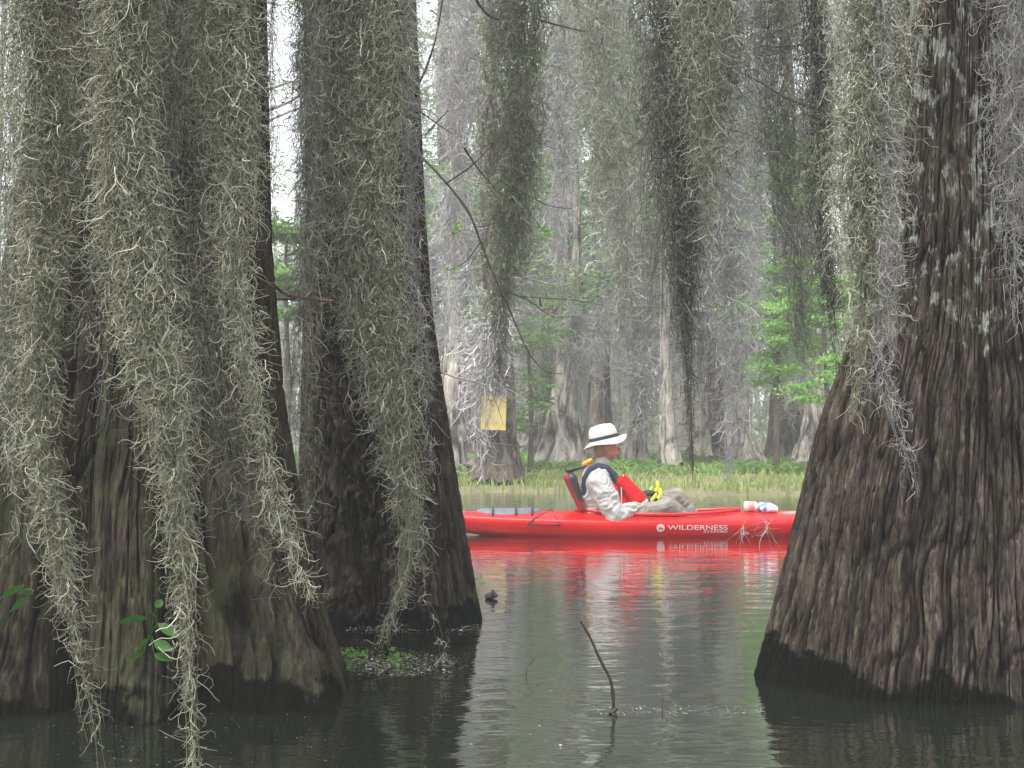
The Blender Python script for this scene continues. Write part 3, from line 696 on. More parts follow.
# ------------------------------------------------------------------ background trees
def bg_trunk(seed, H=11, r0=.3, flare=.6, dens=1):
    g = np.random.default_rng(seed)
    zs = np.concatenate([np.linspace(-.4, 2, 40), np.linspace(2.1, H, 50)])
    bx, by = g.normal(size=2)*.25
    cz = lambda z: (bx*math.sin(z*.45+seed)*.5+bx*z*.06-bx*math.sin(seed)*.5, by*z*.08)
    rx = lambda z: r0*(1-z/H*.75)+flare*math.exp(-max(z, -.4)/.55)*.5
    lobes = [(g.uniform(0, 360), g.uniform(10, 20), lob(g.uniform(.1, .35), 2.2)) for _ in range(6)]
    return trunk_mesh('trunk', zs, cz, rx, rx, lobes, NA=110, seed=seed, bark=.02, ridges=.09, rlen=.5, flute=.3), cz
def bg_limbs(seed, cz, H=11, n=10):
    g = np.random.default_rng(seed+500); paths = []; tips = []
    for k in range(n):
        z = g.uniform(2.6, H*.92); a = g.uniform(0, 6.28); Ln = g.uniform(.8, 2.3)
        c = cz(z); p = [(c[0], c[1], z)]
        dz = g.uniform(-.1, .35)
        for s in (.35, .7, 1):
            p.append((c[0]+math.cos(a)*Ln*s+g.normal()*.08, c[1]+math.sin(a)*Ln*s+g.normal()*.08, z+dz*Ln*s+g.normal()*.05)); tips.append(p[-1])
        paths.append((p, .05*(1-z/H*.5), .008))
        for s in range(2):
            i = 3; q0 = p[i]; paths.append(([q0, (q0[0]+g.normal()*.35, q0[1]+g.normal()*.35, q0[2]+g.normal()*.15), (q0[0]+g.normal()*.6, q0[1]+g.normal()*.6, q0[2]+g.normal()*.3)], .012, .004)); tips.append(paths[-1][0][-1])
    return [limb_mesh(paths[i:i+3], 5) for i in range(0, len(paths), 3)], tips
variants = []
for k, (seed, H, r0, fl) in enumerate(((201, 12, .22, .5), (202, 11, .27, .6), (203, 13, .16, .35), (204, 10, .12, .28), (205, 12, .23, .45), (211, 11, .4, .42))):
    tm, cz = bg_trunk(seed, H, r0, fl); lm, tips = bg_limbs(seed, cz, H)
    g = np.random.default_rng(seed)
    cs = np.array([t for t in tips if t[2] > 3.0]); cs = np.concatenate([cs, cs+g.normal(size=cs.shape)*.35])
    cm = leaf_mesh(cs, .045, g, 55, .24, .3)
    for me_, mm in ((tm, None), (lm, None), (cm, M['leaf_far'])):
        pass
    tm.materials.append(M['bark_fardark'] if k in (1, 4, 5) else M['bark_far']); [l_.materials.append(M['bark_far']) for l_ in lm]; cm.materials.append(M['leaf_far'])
    variants.append((tm, lm, cm, tips))
# moss tufts for the distance: six shapes, copied
tufts = []
for k in range(7):
    g = np.random.default_rng(300+k); Lh = g.uniform(1.1, 2.6); hw = g.uniform(.12, .3)
    me, _ = curtain([[0, 0, 0, hw*.6], [g.normal()*.05, 0, -.3*Lh, hw], [g.normal()*.08, 0, -.65*Lh, hw*.7], [g.normal()*.12, 0, -Lh, hw*.12]],
                    9, 900, (.12, .34), .0055, K=5, sides=2, seed=320+k, sig=.07, core=5, thread_seg=16, endmin=.35, fringe=.35, spread=.5, depth=.8)
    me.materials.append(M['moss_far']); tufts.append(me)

n_moss = 0
def hang(x, y, z, s, k=None, label='grey moss streamers hanging from far trees across the water', grp='distant moss streamers', name='distant_moss'):
    global n_moss
    o = bpy.data.objects.new(name, tufts[random.randrange(len(tufts)) if k is None else k])
    o.location = (x, y, z); o.rotation_euler = (0, 0, random.uniform(0, 6.28)); o.scale = (s*random.uniform(1.3, 2.1),)*2+(s*random.uniform(.85, 1.3),)
    link(o); tag(o, label, 'spanish moss', grp); n_moss += 1
    return o

def bg_tree(px, D, v, s=1.0, rot=None, label=None, group=None, crown=True, nm=8, tilt=0, zmin=2.0):
    x = (px-512)/F*D; z = min(0, 0)+float(gz(np.array([x]), np.array([D]))[0]); z = max(z, 0)
    e = empty('cypress_tree', (x, D, z)); e.scale = (s, s, s)
    rz = random.uniform(0, 6.28) if rot is None else rot
    e.rotation_euler = (0, R(tilt), rz)
    tag(e, label or 'slim grey cypress draped with moss among the far trees', 'tree', group or ('far cypress trees' if label is None else None))
    tm, lm, cm, tips = variants[v]
    obj('trunk', tm, None, e); [obj('limb', l_, None, e) for l_ in lm]
    if crown: obj('crown', cm, None, e)
    bpy.context.view_layer.update()
    mw = e.matrix_world
    zt = CH+HY/F*D*1.05
    cand = [mw @ Vector(t) for t in tips]; cand = [c for c in cand if c.z > zmin and c.z < zt+1.5]
    random.shuffle(cand)
    for c in cand[:nm]:
        hang(c.x, c.y, c.z+.03, random.uniform(.7, 1.25))
    return e
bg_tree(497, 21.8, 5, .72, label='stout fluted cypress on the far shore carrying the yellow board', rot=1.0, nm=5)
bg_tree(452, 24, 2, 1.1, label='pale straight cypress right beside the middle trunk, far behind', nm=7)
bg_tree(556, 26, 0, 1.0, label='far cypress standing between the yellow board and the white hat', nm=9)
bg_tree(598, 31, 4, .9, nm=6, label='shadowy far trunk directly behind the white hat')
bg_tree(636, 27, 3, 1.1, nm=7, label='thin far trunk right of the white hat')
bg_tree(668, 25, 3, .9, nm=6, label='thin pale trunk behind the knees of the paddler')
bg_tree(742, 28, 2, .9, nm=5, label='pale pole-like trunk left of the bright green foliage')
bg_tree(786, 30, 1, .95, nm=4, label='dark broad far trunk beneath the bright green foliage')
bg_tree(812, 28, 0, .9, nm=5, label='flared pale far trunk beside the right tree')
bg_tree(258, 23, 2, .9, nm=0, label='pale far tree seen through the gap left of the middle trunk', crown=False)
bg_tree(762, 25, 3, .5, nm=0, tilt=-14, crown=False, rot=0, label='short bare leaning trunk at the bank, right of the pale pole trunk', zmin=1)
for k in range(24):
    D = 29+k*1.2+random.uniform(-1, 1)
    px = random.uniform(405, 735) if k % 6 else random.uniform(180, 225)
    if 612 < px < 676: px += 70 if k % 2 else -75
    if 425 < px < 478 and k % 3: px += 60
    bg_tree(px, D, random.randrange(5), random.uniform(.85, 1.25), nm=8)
# off to the sides, for the reflections and side views
for k in range(10):
    bg_tree(random.choice((-1, 1))*random.uniform(450, 900)+512, random.uniform(22, 34), random.randrange(5), 1.1, nm=2)

# far woods: one mass, uncountable
g = np.random.default_rng(91)
n = 11000
x = g.uniform(-48, 48, n); y = g.uniform(52, 74, n); zt = .8+g.uniform(0, 1, n)**1.3*9.5; Ls = g.uniform(.5, 2.8, n)
pts = np.stack([np.stack([x+g.normal(size=n)*.08*k, y, np.maximum(zt-Ls*k/3, 0)], -1) for k in range(4)], 1)
V1, Q1 = tubes(pts, g.uniform(.03, .11, n), 2, g)
gc = np.array([(.3, .3, .28), (.36, .35, .33), (.24, .25, .2), (.17, .2, .12)]); C1 = np.repeat(gc[g.integers(0, 4, n)], 8, 0)
n2 = 420
x = g.uniform(-48, 48, n2); y = g.uniform(50, 75, n2)
pts = np.stack([np.stack([x+g.normal(size=n2)*.12*k, y, np.full(n2, k*1.7)+.1], -1) for k in range(7)], 1)
V2, Q2 = tubes(pts, g.uniform(.1, .3, n2), 6, g); C2 = np.repeat(np.array([(.2, .18, .16)]), len(V2), 0)*g.uniform(.6, 1.4, (len(V2), 1))
n3 = 80000
cl = np.stack([g.uniform(-48, 48, 900), g.uniform(50, 74, 900), g.uniform(0, 1, 900)**1.5*8], -1)
c = cl[g.integers(0, 900, n3)]+g.normal(size=(n3, 3))*np.array([.9, .9, .5])
c[:, 2] = np.abs(c[:, 2])
d = nrm(g.normal(size=(n3, 3))); u = nrm(np.cross(d, g.normal(size=(n3, 3)))); s = g.uniform(.06, .14, (n3, 1))
V3 = np.stack([c-d*s, c+u*s*.6, c+d*s, c-u*s*.6], 1).reshape(-1, 3); Q3 = np.arange(n3*4).reshape(n3, 4)
lc = np.array([(.13, .24, .08), (.2, .33, .11), (.11, .17, .08)]); C3 = np.repeat(lc[g.integers(0, 3, n3)], 4, 0)
me = mesh_np('far_woods', np.concatenate([V1, V2, V3]), np.concatenate([Q1, Q2+len(V1), Q3+len(V1)+len(V2)]), smooth=False, cols=np.concatenate([C1, C2, C3]))
o = obj('far_woods', me, M['flotsam']); tag(o, 'grey-green mass of mossy woods closing the view far behind', 'woods', kind='stuff')

# bright young trees
def young(label, px, D, z0, z1, width, n, m='leaf_bright', seed=1, leaf=.035, per=70):
    g = np.random.default_rng(seed); x = (px-512)/F*D; zb = max(0, float(gz(np.array([x]), np.array([D]))[0]))
    e = empty('young_cypress', (x, D, zb)); tag(e, label, 'tree')
    obj('trunk', limb_mesh([([(0, 0, -.2), (.03, 0, z1*.4), (-.03, .05, z1*.8), (0, 0, z1)], .055, .012)], 8), M['bark_fardark'], e)
    paths = []; cs = []
    for k in range(n):
        z = g.uniform(z0, z1); a = g.uniform(0, 6.28); Ln = width*g.uniform(.4, 1.1)
        for s in np.linspace(.2, 1, 6): cs.append((math.cos(a)*Ln*s, math.sin(a)*Ln*s, z+.12*math.sin(s*3)*Ln+g.normal()*.03))
        paths.append(([(0, 0, z-.05), (math.cos(a)*Ln*.5, math.sin(a)*Ln*.5, z+.1*Ln), (math.cos(a)*Ln, math.sin(a)*Ln, z)], .012, .004))
    for p_ in paths: obj('limb', limb_mesh([p_], 4), M['bark_far'], e)
    obj('crown', leaf_mesh(cs, leaf, g, per, .13, .28), M[m], e)
    return e
young('bright green feathery young cypress in the gap left of the right tree', 776, 23.5, 1.5, 6.2, .85, 62, seed=71, leaf=.026, per=105)
young('bright green low branches close beside the right tree', 826, 22.5, 1.0, 3.2, .8, 22, seed=72)
young('pale green foliage showing in the sky gap left of the middle tree', 286, 17.5, 2.2, 3.5, .7, 12, 'leaf_far', seed=73)
young('soft green young tree above and right of the white hat', 640, 30, 2.5, 5.5, 1.2, 20, 'leaf_far', seed=74)
young('soft green young tree between olive moss column and hat', 575, 33, 2.0, 6.0, 1.3, 24, 'leaf_far', seed=75)
young('small green sapling just right of the yellow board', 530, 24.5, .6, 2.6, .5, 14, 'leaf_far', seed=76, per=26)

# ------------------------------------------------------------------ yellow board
D = 21.2; p0 = P(481, 430, D); p1 = P(506, 396, D)
bm = bmesh.new(); bmesh.ops.create_cube(bm, size=1)
for v in bm.verts: v.co = Vector((v.co.x*(p1[0]-p0[0]), v.co.y*.03, v.co.z*(p1[2]-p0[2])))
bmesh.ops.bevel(bm, geom=bm.edges[:], offset=.004, segments=2)
me = bpy.data.meshes.new('yellow_board'); bm.to_mesh(me); bm.free()
m, nt, b = mat('board'); L = nt.links.new
tc = N(nt, 'ShaderNodeTexCoord'); no = N(nt, 'ShaderNodeTexNoise', Scale=7.0, Detail=6.0, Roughness=.7); L(tc.outputs['Object'], no.inputs['Vector'])
r = ramp(nt, [(.3, (.5, .36, .1)), (.55, (.72, .56, .2)), (.75, (.8, .68, .36))]); L(no.outputs['Fac'], r.inputs[0]); L(r.outputs[0], b.inputs['Base Color']); b.inputs['Roughness'].default_value = .7
o = obj('yellow_board', me, m, loc=tuple((p0+p1)/2)); tag(o, 'blank weathered yellow board nailed to the far cypress', 'sign')
o.rotation_euler = (0, R(1.5), R(4))

# ------------------------------------------------------------------ kayak
KY = 11.85; KS = F/KY
def kx(px): return (px-512)/KS
def kz(py): return CH-(py-HY)/KS
KX = kx(668); HL = 2.15
kay = empty('kayak', (KX, KY, 0)); tag(kay, 'long red touring kayak gliding across the open water', 'kayak')
NXk, NC = 240, 60
ck0, ck1 = kx(577)-KX, kx(738)-KX      # cockpit opening along x
ckc, cka = (ck0+ck1)/2, (ck1-ck0)/2
def half(s): return .325*max(0, 1-abs(s)**2.5)**.75+.006
def sheer(s): return .128+.06*abs(s)**2.2
def keel(s): return -.085+.2*abs(s)**2.8
def crown(s): return .065*(1-abs(s)**2)+.01
V = []
for i in range(NXk+1):
    s = -1+2*i/NXk; s = math.copysign(abs(s)**.9, s); X0 = s*HL
    w, sh, kl, cr = half(s), sheer(s), keel(s), crown(s)
    for j in range(NC):
        if j < NC//2:                                  # hull, near gunwale down round the keel and up
            u = -1+2*j/(NC//2); a = u*math.pi/2
            y = w*math.copysign(abs(math.sin(a))**.8, math.sin(a)); zz = sh-(sh-kl)*abs(math.cos(a))**.8
        else:                                          # deck back
            u = 1-2*(j-NC//2)/(NC//2); y = w*u; zz = sh+cr*(1-abs(u)**2.2)
            e = ((X0-ckc)/cka)**2+(y/.235)**2
            if e < 1: zz = .0+.02 if e < .93 else zz
        V.append((X0, y, zz))
Fq = []
for i in range(NXk):
    for j in range(NC):
        a = i*NC+j; b_ = i*NC+(j+1) % NC; Fq.append((a, b_, b_+NC, a+NC))
me = mesh_np('hull', V, Fq)
m, nt, b = mat('kayak_red'); L = nt.links.new
tc = N(nt, 'ShaderNodeTexCoord'); sep = N(nt, 'ShaderNodeSeparateXYZ'); L(tc.outputs['Object'], sep.inputs[0])
mp = N(nt, 'ShaderNodeMapping'); mp.inputs['Scale'].default_value = (1, 2, 4); L(tc.outputs['Object'], mp.inputs[0])
no = N(nt, 'ShaderNodeTexNoise', Scale=2.2, Detail=4.0, Distortion=.8); L(mp.outputs[0], no.inputs['Vector'])
# cream swirl mixed into the red toward both ends of the deck
ax = math_(nt, 'ABSOLUTE', sep.outputs[0]); k1 = math_(nt, 'SUBTRACT', math_(nt, 'ABSOLUTE', math_(nt, 'ADD', sep.outputs[0], .38)), 1.36); k1 = math_(nt, 'MULTIPLY', k1, 1.3)
k2 = math_(nt, 'SUBTRACT', sep.outputs[2], .15); k2 = math_(nt, 'MULTIPLY', k2, 5.0)
k = math_(nt, 'ADD', math_(nt, 'ADD', k1, k2), math_(nt, 'SUBTRACT', no.outputs['Fac'], .68))
rk = ramp(nt, [(0, (0, 0, 0)), (.22, (1, 1, 1))]); L(k, rk.inputs[0])
kk = math_(nt, 'MULTIPLY', rk.outputs[0], .8)
no2 = N(nt, 'ShaderNodeTexNoise', Scale=3.0, Detail=5.0); L(mp.outputs[0], no2.inputs['Vector'])
rr = ramp(nt, [(.3, (.5, .004, .006)), (.7, (.62, .008, .009))]); L(no2.outputs['Fac'], rr.inputs[0])
c = mix(nt, kk, rr.outputs[0], (.8, .7, .62)); L(c, b.inputs['Base Color']); b.inputs['Roughness'].default_value = .3; b.inputs['Specular IOR Level'].default_value = .3
M['red'] = m
obj('hull', me, M['red'], kay)
M['redtrim'] = simple('redtrim', (.48, .008, .01), .3, .1)
M['black'] = simple('black', (.018, .018, .02), .5, .3)
M['darkred'] = simple('darkred', (.2, .008, .01), .8, .2)
M['cord'] = simple('cord', (.09, .006, .008), .9, .2)
M['greyhatch'] = simple('greyhatch', (.1, .105, .125), .6, .15)
# coaming
def deckz(X0, y):
    s = X0/HL; w = half(s); u = min(1, abs(y)/w); return sheer(s)+crown(s)*(1-u**2.2)
pts = []
for k in range(65):
    a = k/64*2*math.pi; xx = ckc+cka*1.01*math.cos(a); yy = .24*math.sin(a); pts.append((xx, yy, deckz(xx, yy)+.018))
v, f = tubes(np.array([pts]), np.full(1, .014), 8, taper=False); obj('coaming', mesh_np('coaming', v, f), M['redtrim'], kay)
# rear hatch
def deck_patch(x0, x1, hw, lift, name, n=24):
    V = []; Fq = []
    for i in range(n+1):
        for j in range(13):
            a = i/n; xx = x0+(x1-x0)*a; wv = hw*min(1, math.sin(math.pi*min(max(a, .001), .999))**.35); u = -1+2*j/12; yy = wv*u
            edge = max(abs(u), abs(2*a-1)); V.append((xx, yy, deckz(xx, yy)+lift*(1-edge**8)+.002))
    for i in range(n):
        for j in range(12):
            a = i*13+j; Fq.append((a, a+1, a+14, a+13))
    return mesh_np(name, V, Fq)
hatch = obj('hatch_cover', deck_patch(kx(476)-KX, kx(542)-KX, .17, .026, 'hatch_cover'), M['greyhatch'], kay)
for px in (493, 516, 532):
    xx = kx(px)-KX
    pts = [(xx, y, deckz(xx, y)+(.032 if abs(y) < .15 else .012)) for y in np.linspace(-.2, .2, 15)]
    v, f = tubes(np.array([pts]), np.full(1, .009), 6, taper=False); obj('strap', mesh_np('strap', v, f), M['black'], hatch)
# bungee cords
def cord(pts, r=.007, mname='cord'):
    obj('deck_cord', limb_mesh([([(kx(a)-KX, y, kz(b_)) for a, b_, y in pts], r, r)], 6), M[mname], kay)
cord([(528, 521, -.315), (535, 515.5, -.26), (546, 511.5, -.1), (552, 510.5, .1)])
cord([(528, 521.5, -.318), (544, 522.5, -.33), (557, 522, -.33)])
cord([(552, 511, -.05), (555, 515.5, -.26), (558, 522, -.328)])
cord([(770, 513, .05), (775, 516, -.2), (780, 521, -.29)])
cord([(742, 520, -.30), (760, 520.5, -.28), (782, 521, -.27)])
for px, py in ((528, 521.5), (557, 522), (742, 520), (782, 521)):
    bm = bmesh.new(); bmesh.ops.create_icosphere(bm, subdivisions=2, radius=.014); me = bpy.data.meshes.new('cord_pad'); bm.to_mesh(me); bm.free()
    o = obj('cord_pad', me, M['black'], kay, (kx(px)-KX, -.31 if px < 700 else -.28, kz(py))); o.scale = (1.3, .6, .8)
# lettering, wrapped on the hull side
M['white'] = simple('white', (.6, .57, .55), .4, .05)
def sidey(X0, z):
    s = X0/HL; w, sh, kl = half(s), sheer(s), keel(s)
    t = min(1, max(0, (sh-z)/(sh-kl)))
    c = t**(1/.8); return -w*max(0, 1-c*c)**.4
def near(px): return 512+(px-512)*(KY-.32)/KY
def lettering(txt, px0, px1, pyc, hpx, name='lettering'):
    cu = bpy.data.curves.new('txt', 'FONT'); cu.body = txt; cu.extrude = 0; cu.offset = .004
    o = bpy.data.objects.new('txt', cu); col.objects.link(o); dg = bpy.context.evaluated_depsgraph_get(); dg.update()
    me = bpy.data.meshes.new_from_object(o.evaluated_get(dg)); bpy.data.objects.remove(o)
    bm = bmesh.new(); bm.from_mesh(me)
    bmesh.ops.triangulate(bm, faces=bm.faces[:])
    xs = [v.co.x for v in bm.verts]; ys = [v.co.y for v in bm.verts]; xa, xb, ya, yb = min(xs), max(xs), min(ys), max(ys)
    px0, px1 = near(px0), near(px1); Xa, Xb = kx(px0)-KX, kx(px1)-KX; zc = kz(pyc); hh = hpx/KS
    for v in bm.verts:
        X0 = Xa+(v.co.x-xa)/(xb-xa)*(Xb-Xa); z = zc+((v.co.y-ya)/(yb-ya)-.5)*hh
        v.co = Vector((X0, sidey(X0, z)-.004, z))
    bm.to_mesh(me); bm.free(); me.name = name
    return obj(name, me, M['white'], kay)
lettering('WILDERNESS', 667, 727, 524.6, 4.6)
lettering('SYSTEMS', 703, 727, 528.6, 2.2)
V = [(0, 0, 0)]; Fq = []
for k in range(24):
    a = k/24*2*math.pi; X0 = kx(near(660))-KX+.033*math.cos(a); z = kz(525)+.033*math.sin(a); V.append((X0, sidey(X0, z)-.004, z))
X0 = kx(near(660))-KX; V[0] = (X0, sidey(X0, kz(525))-.004, kz(525))
em = obj('emblem', mesh_np('emblem', V, [(0, 1+(k+1) % 24, 1+k) for k in range(24)], False), M['white'], kay)
pts = [(X0-.02+.04*t, sidey(X0, kz(525))-.0075, kz(525)+.010*math.sin(t*12.6)) for t in np.linspace(0, 1, 13)]
v, f = tubes(np.array([pts]), np.full(1, .0035), 6, taper=False); obj('wave_mark', mesh_np('wave_mark', v, f), M['redtrim'], em)

# ------------------------------------------------------------------ soft bodies by voxel union
def capsule(bm, p0, r0, p1, r1):
    t = bmesh.new()
    for p, r in ((p0, r0), (p1, r1)):
        bmesh.ops.create_icosphere(t, subdivisions=2, radius=r, matrix=Matrix.Translation(Vector(p)))
    bmesh.ops.convex_hull(t, input=t.verts[:])
    me = bpy.data.meshes.new('t'); 
    loose = [v for v in t.verts if not v.link_faces]; bmesh.ops.delete(t, geom=loose, context='VERTS')
    inner = [f_ for f_ in t.faces if False]
    # keep hull only
    t2 = bmesh.new(); vs = [v.co.copy() for v in t.verts]
    for c_ in vs: t2.verts.new(c_)
    t.free(); h_ = bmesh.ops.convex_hull(t2, input=t2.verts[:])
    bmesh.ops.delete(t2, geom=[x for x in h_['geom_interior'] if isinstance(x, bmesh.types.BMVert)], context='VERTS')
    t2.to_mesh(me); t2.free(); bm.from_mesh(me); bpy.data.meshes.remove(me)
def ellip(bm, c, r, rot=(0, 0, 0)):
    from mathutils import Euler
    mtx = Matrix.Translation(Vector(c)) @ Euler([R(a) for a in rot]).to_matrix().to_4x4() @ Matrix.Diagonal((*r, 1))
    bmesh.ops.create_icosphere(bm, subdivisions=3, radius=1, matrix=mtx)
def blob(name, build, m, parent, voxel=.008, sm=4, loc=None, post=None):
    bm = bmesh.new(); build(bm); me = bpy.data.meshes.new(name); bm.to_mesh(me); bm.free()
    o = bpy.data.objects.new('tmp', me); col.objects.link(o)
    md = o.modifiers.new('r', 'REMESH'); md.mode = 'VOXEL'; md.voxel_size = voxel
    if sm: s_ = o.modifiers.new('s', 'SMOOTH'); s_.iterations = sm; s_.factor = .5
    dg = bpy.context.evaluated_depsgraph_get(); dg.update()
    me2 = bpy.data.meshes.new_from_object(o.evaluated_get(dg)); bpy.data.objects.remove(o); bpy.data.meshes.remove(me)
    me2.name = name
    if post:
        for v in me2.vertices: v.co = post(v.co)
    me2.materials.clear()
    me2.polygons.foreach_set('use_smooth', np.ones(len(me2.polygons), dtype=bool))
    return obj(name, me2, m, parent, loc)

# ------------------------------------------------------------------ person (local: x forward = right in picture, -y toward camera)
px0, pz0 = kx(600), 0.0
per = empty('person', (px0, KY, .06))
tag(per, 'seated paddler in white sun hat, pale shirt, red life vest and yellow gloves', 'person')
def q3(px, py, y=0.0): return (kx(px)-px0, y, kz(py)-.06)
M['skin'] = simple('skin', (.46, .18, .125), .55, .12, 30)
M['hair'] = simple('hair', (.28, .17, .09), .7, .3, 90)
def cloth(name, c, var=.12, bump=.5, s=14):
    return simple(name, c, .85, var, 9, bump, s, .2)
M['shirt'] = cloth('shirt', (.38, .37, .345)); M['trouser'] = cloth('trouser', (.21, .195, .17), .2); M['hat'] = cloth('hat', (.52, .5, .45), .06, .25)
M['band'] = simple('band', (.02, .025, .05), .8, .2); M['vest_red'] = cloth('vest_red', (.5, .008, .012), .15, .3); M['vest_navy'] = cloth('vest_navy', (.035, .045, .07), .2, .3)
M['glove_black'] = simple('glove_black', (.012, .012, .014), .7, .3); M['glove_yellow'] = simple('glove_yellow', (.6, .66, .03), .6, .1)
M['orange'] = simple('orange', (.85, .2, .03), .5, .2); M['yellow'] = simple('yellow', (.9, .62, .05), .5, .1)
hip = q3(599, 521); hz = .14
SH = q3(598, 478); NK = q3(601, 465); HD = q3(606, 446)
Esh = q3(597, 482, -.19); Eel = q3(613, 516, -.24); Ewr = q3(646, 501, -.12)
Fsh = q3(600, 480, .19); Fel = q3(622, 510, .24); Fwr = q3(646, 496, .06)
Hn = q3(604, 524, -.09); Kn = q3(667, 506, -.16); An = q3(696, 531, -.11)
Hf = q3(604, 524, .09); Kf = q3(679, 497, .12); Af = q3(702, 531, .1)
def add3(p, d): return tuple(a+b for a, b in zip(p, d))
def fingers(bm, wr, dirx, sgn, fr=.0085):
    """four fingers and a thumb, bent at the knuckles, rooted in the palm"""
    w = Vector(wr); f = Vector(dirx).normalized(); side = Vector((0, sgn, 0)); up = Vector((0, 0, 1))
    palm = w+f*.085
    for k, (o_, ln) in enumerate(((-.032, .85), (-.011, 1.0), (.011, .95), (.032, .75))):
        base = palm+side*o_*.9
        d1 = (f*.75+up*.65).normalized(); d2 = (f*.15+up*1).normalized(); d3 = (up*.9-f*.35).normalized()
        a = base; b1 = a+d1*.042*ln; c1 = b1+d2*.03*ln; e1 = c1+d3*.024*ln
        capsule(bm, a, fr*1.15, b1, fr*1.05); capsule(bm, b1, fr*1.05, c1, fr*.95); capsule(bm, c1, fr*.95, e1, fr*.8)
    a = w+f*.03-side*.03*1.0+up*.0; b1 = a+(f*.5-side*.5+up*.6)*.04; c1 = b1+(f*.55+up*.75)*.03
    capsule(bm, a, fr*1.35, b1, fr*1.2); capsule(bm, b1, fr*1.15, c1, fr*.9)
def palm(bm, wr, dirx, k=1.0):
    w = Vector(wr); f = Vector(dirx).normalized()
    for o_ in (-.028, -.01, .01, .028):
        capsule(bm, w+Vector((0, o_*.6, 0)), .018*k, w+f*.085+Vector((0, o_, 0)), .0135*k)
hdir_n = (.8, 0, .25); hdir_f = (.8, -.1, .35)
def body(bm):
    capsule(bm, add3(hip, (0, 0, .02)), .12, q3(594, 498), .115); capsule(bm, q3(594, 498), .115, SH, .125)
    capsule(bm, add3(SH, (0, -.09, 0)), .085, add3(SH, (0, .09, 0)), .085)
    capsule(bm, SH, .07, q3(604, 457), .05)
    for (a, b1, c1) in ((Esh, Eel, Ewr), (Fsh, Fel, Fwr)):
        capsule(bm, add3(SH, (0, math.copysign(.1, a[1]), 0)), .07, a, .06); capsule(bm, a, .056, b1, .042); capsule(bm, b1, .042, c1, .027)
    palm(bm, Ewr, hdir_n, .85); fingers(bm, Ewr, hdir_n, 1, .0078); palm(bm, Fwr, hdir_f, .85); fingers(bm, Fwr, hdir_f, -1, .0078)
    for (a, b1, c1) in ((Hn, Kn, An), (Hf, Kf, Af)):
        capsule(bm, a, .085, b1, .055); capsule(bm, b1, .053, c1, .035); capsule(bm, c1, .035, add3(c1, (.12, 0, .05)), .03)
    # head
    ellip(bm, HD, (.098, .075, .115), (0, 8, 0)); ellip(bm, add3(HD, (.035, 0, -.05)), (.062, .055, .065))
    ellip(bm, add3(HD, (.062, 0, -.092)), (.028, .028, .022))
    capsule(bm, add3(HD, (.09, 0, .005)), .012, add3(HD, (.118, 0, -.028)), .013)
    ellip(bm, add3(HD, (.093, 0, -.062)), (.016, .022, .012))
    ellip(bm, add3(HD, (.09, 0, .028)), (.014, .045, .01))
    for s_ in (-1, 1): ellip(bm, add3(HD, (-.005, s_*.078, -.012)), (.02, .01, .032), (0, -10, 0))
bo = blob('body', body, M['skin'], per, .006, 2)
for s_ in (-1, 1):
    bm = bmesh.new(); bmesh.ops.create_icosphere(bm, subdivisions=2, radius=.011); me = bpy.data.meshes.new('eye'); bm.to_mesh(me); bm.free()
    obj('eye', me, M['white'], per, add3(HD, (.088, s_*.03, .006)))
def hair(bm):
    ellip(bm, add3(HD, (-.018, 0, .0)), (.092, .082, .108), (0, 8, 0)); ellip(bm, add3(HD, (-.05, 0, -.05)), (.052, .062, .055))
blob('hair', hair, M['hair'], per, .007, 2)
def shirt(bm):
    capsule(bm, add3(hip, (0, 0, .02)), .15, q3(594, 498), .155); capsule(bm, q3(594, 498), .155, q3(598, 480), .15)
    capsule(bm, add3(SH, (0, -.1, -.01)), .1, add3(SH, (0, .1, -.01)), .1)
    capsule(bm, SH, .085, q3(602, 464), .068)
    capsule(bm, add3(NK, (-.01, -.04, -.01)), .03, add3(NK, (.05, -.03, -.03)), .022); capsule(bm, add3(NK, (-.01, .04, -.01)), .03, add3(NK, (.05, .03, -.03)), .022)
    for (a, b1, c1) in ((Esh, Eel, Ewr), (Fsh, Fel, Fwr)):
        capsule(bm, add3(SH, (0, math.copysign(.1, a[1]), -.01)), .09, a, .085)
        m1 = tuple((x*.45+y_*.55) for x, y_ in zip(a, b1))
        capsule(bm, a, .1, m1, .1); capsule(bm, m1, .1, add3(b1, (-.005, 0, .01)), .082)
        m2 = tuple((x*.55+y_*.45) for x, y_ in zip(b1, c1)); m3 = tuple((x*.12+y_*.88) for x, y_ in zip(b1, c1))
        capsule(bm, b1, .078, m2, .068); capsule(bm, m2, .068, m3, .05)
def wrinkle(a, f1):
    def w_(co):
        from mathutils import noise
        w1_ = noise.noise_vector(co*f1*.22)*.06
        q_ = Vector(((co.x+co.z*.5)*.5, co.y, co.z-co.x*.3))+w1_
        n_ = 1-2*abs(noise.noise(q_*f1*.5)); m_ = noise.noise_vector(co*f1*.3)
        return co+m_*a*1.1+Vector((0, -n_*a*.8, n_*a*.5))
    return w_
blob('shirt', shirt, M['shirt'], per, .008, 3, post=wrinkle(.013, 42))
def trousers(bm):
    ellip(bm, add3(hip, (.02, 0, .0)), (.16, .17, .12))
    for (a, b1, c1) in ((Hn, Kn, An), (Hf, Kf, Af)):
        m1 = tuple((x*.5+y_*.5) for x, y_ in zip(a, b1)); capsule(bm, a, .11, m1, .095); capsule(bm, m1, .1, b1, .077)
        m2 = tuple((x*.5+y_*.5) for x, y_ in zip(b1, c1)); capsule(bm, b1, .077, m2, .068); capsule(bm, m2, .07, c1, .055)
blob('trousers', trousers, M['trouser'], per, .008, 3, post=wrinkle(.011, 46))
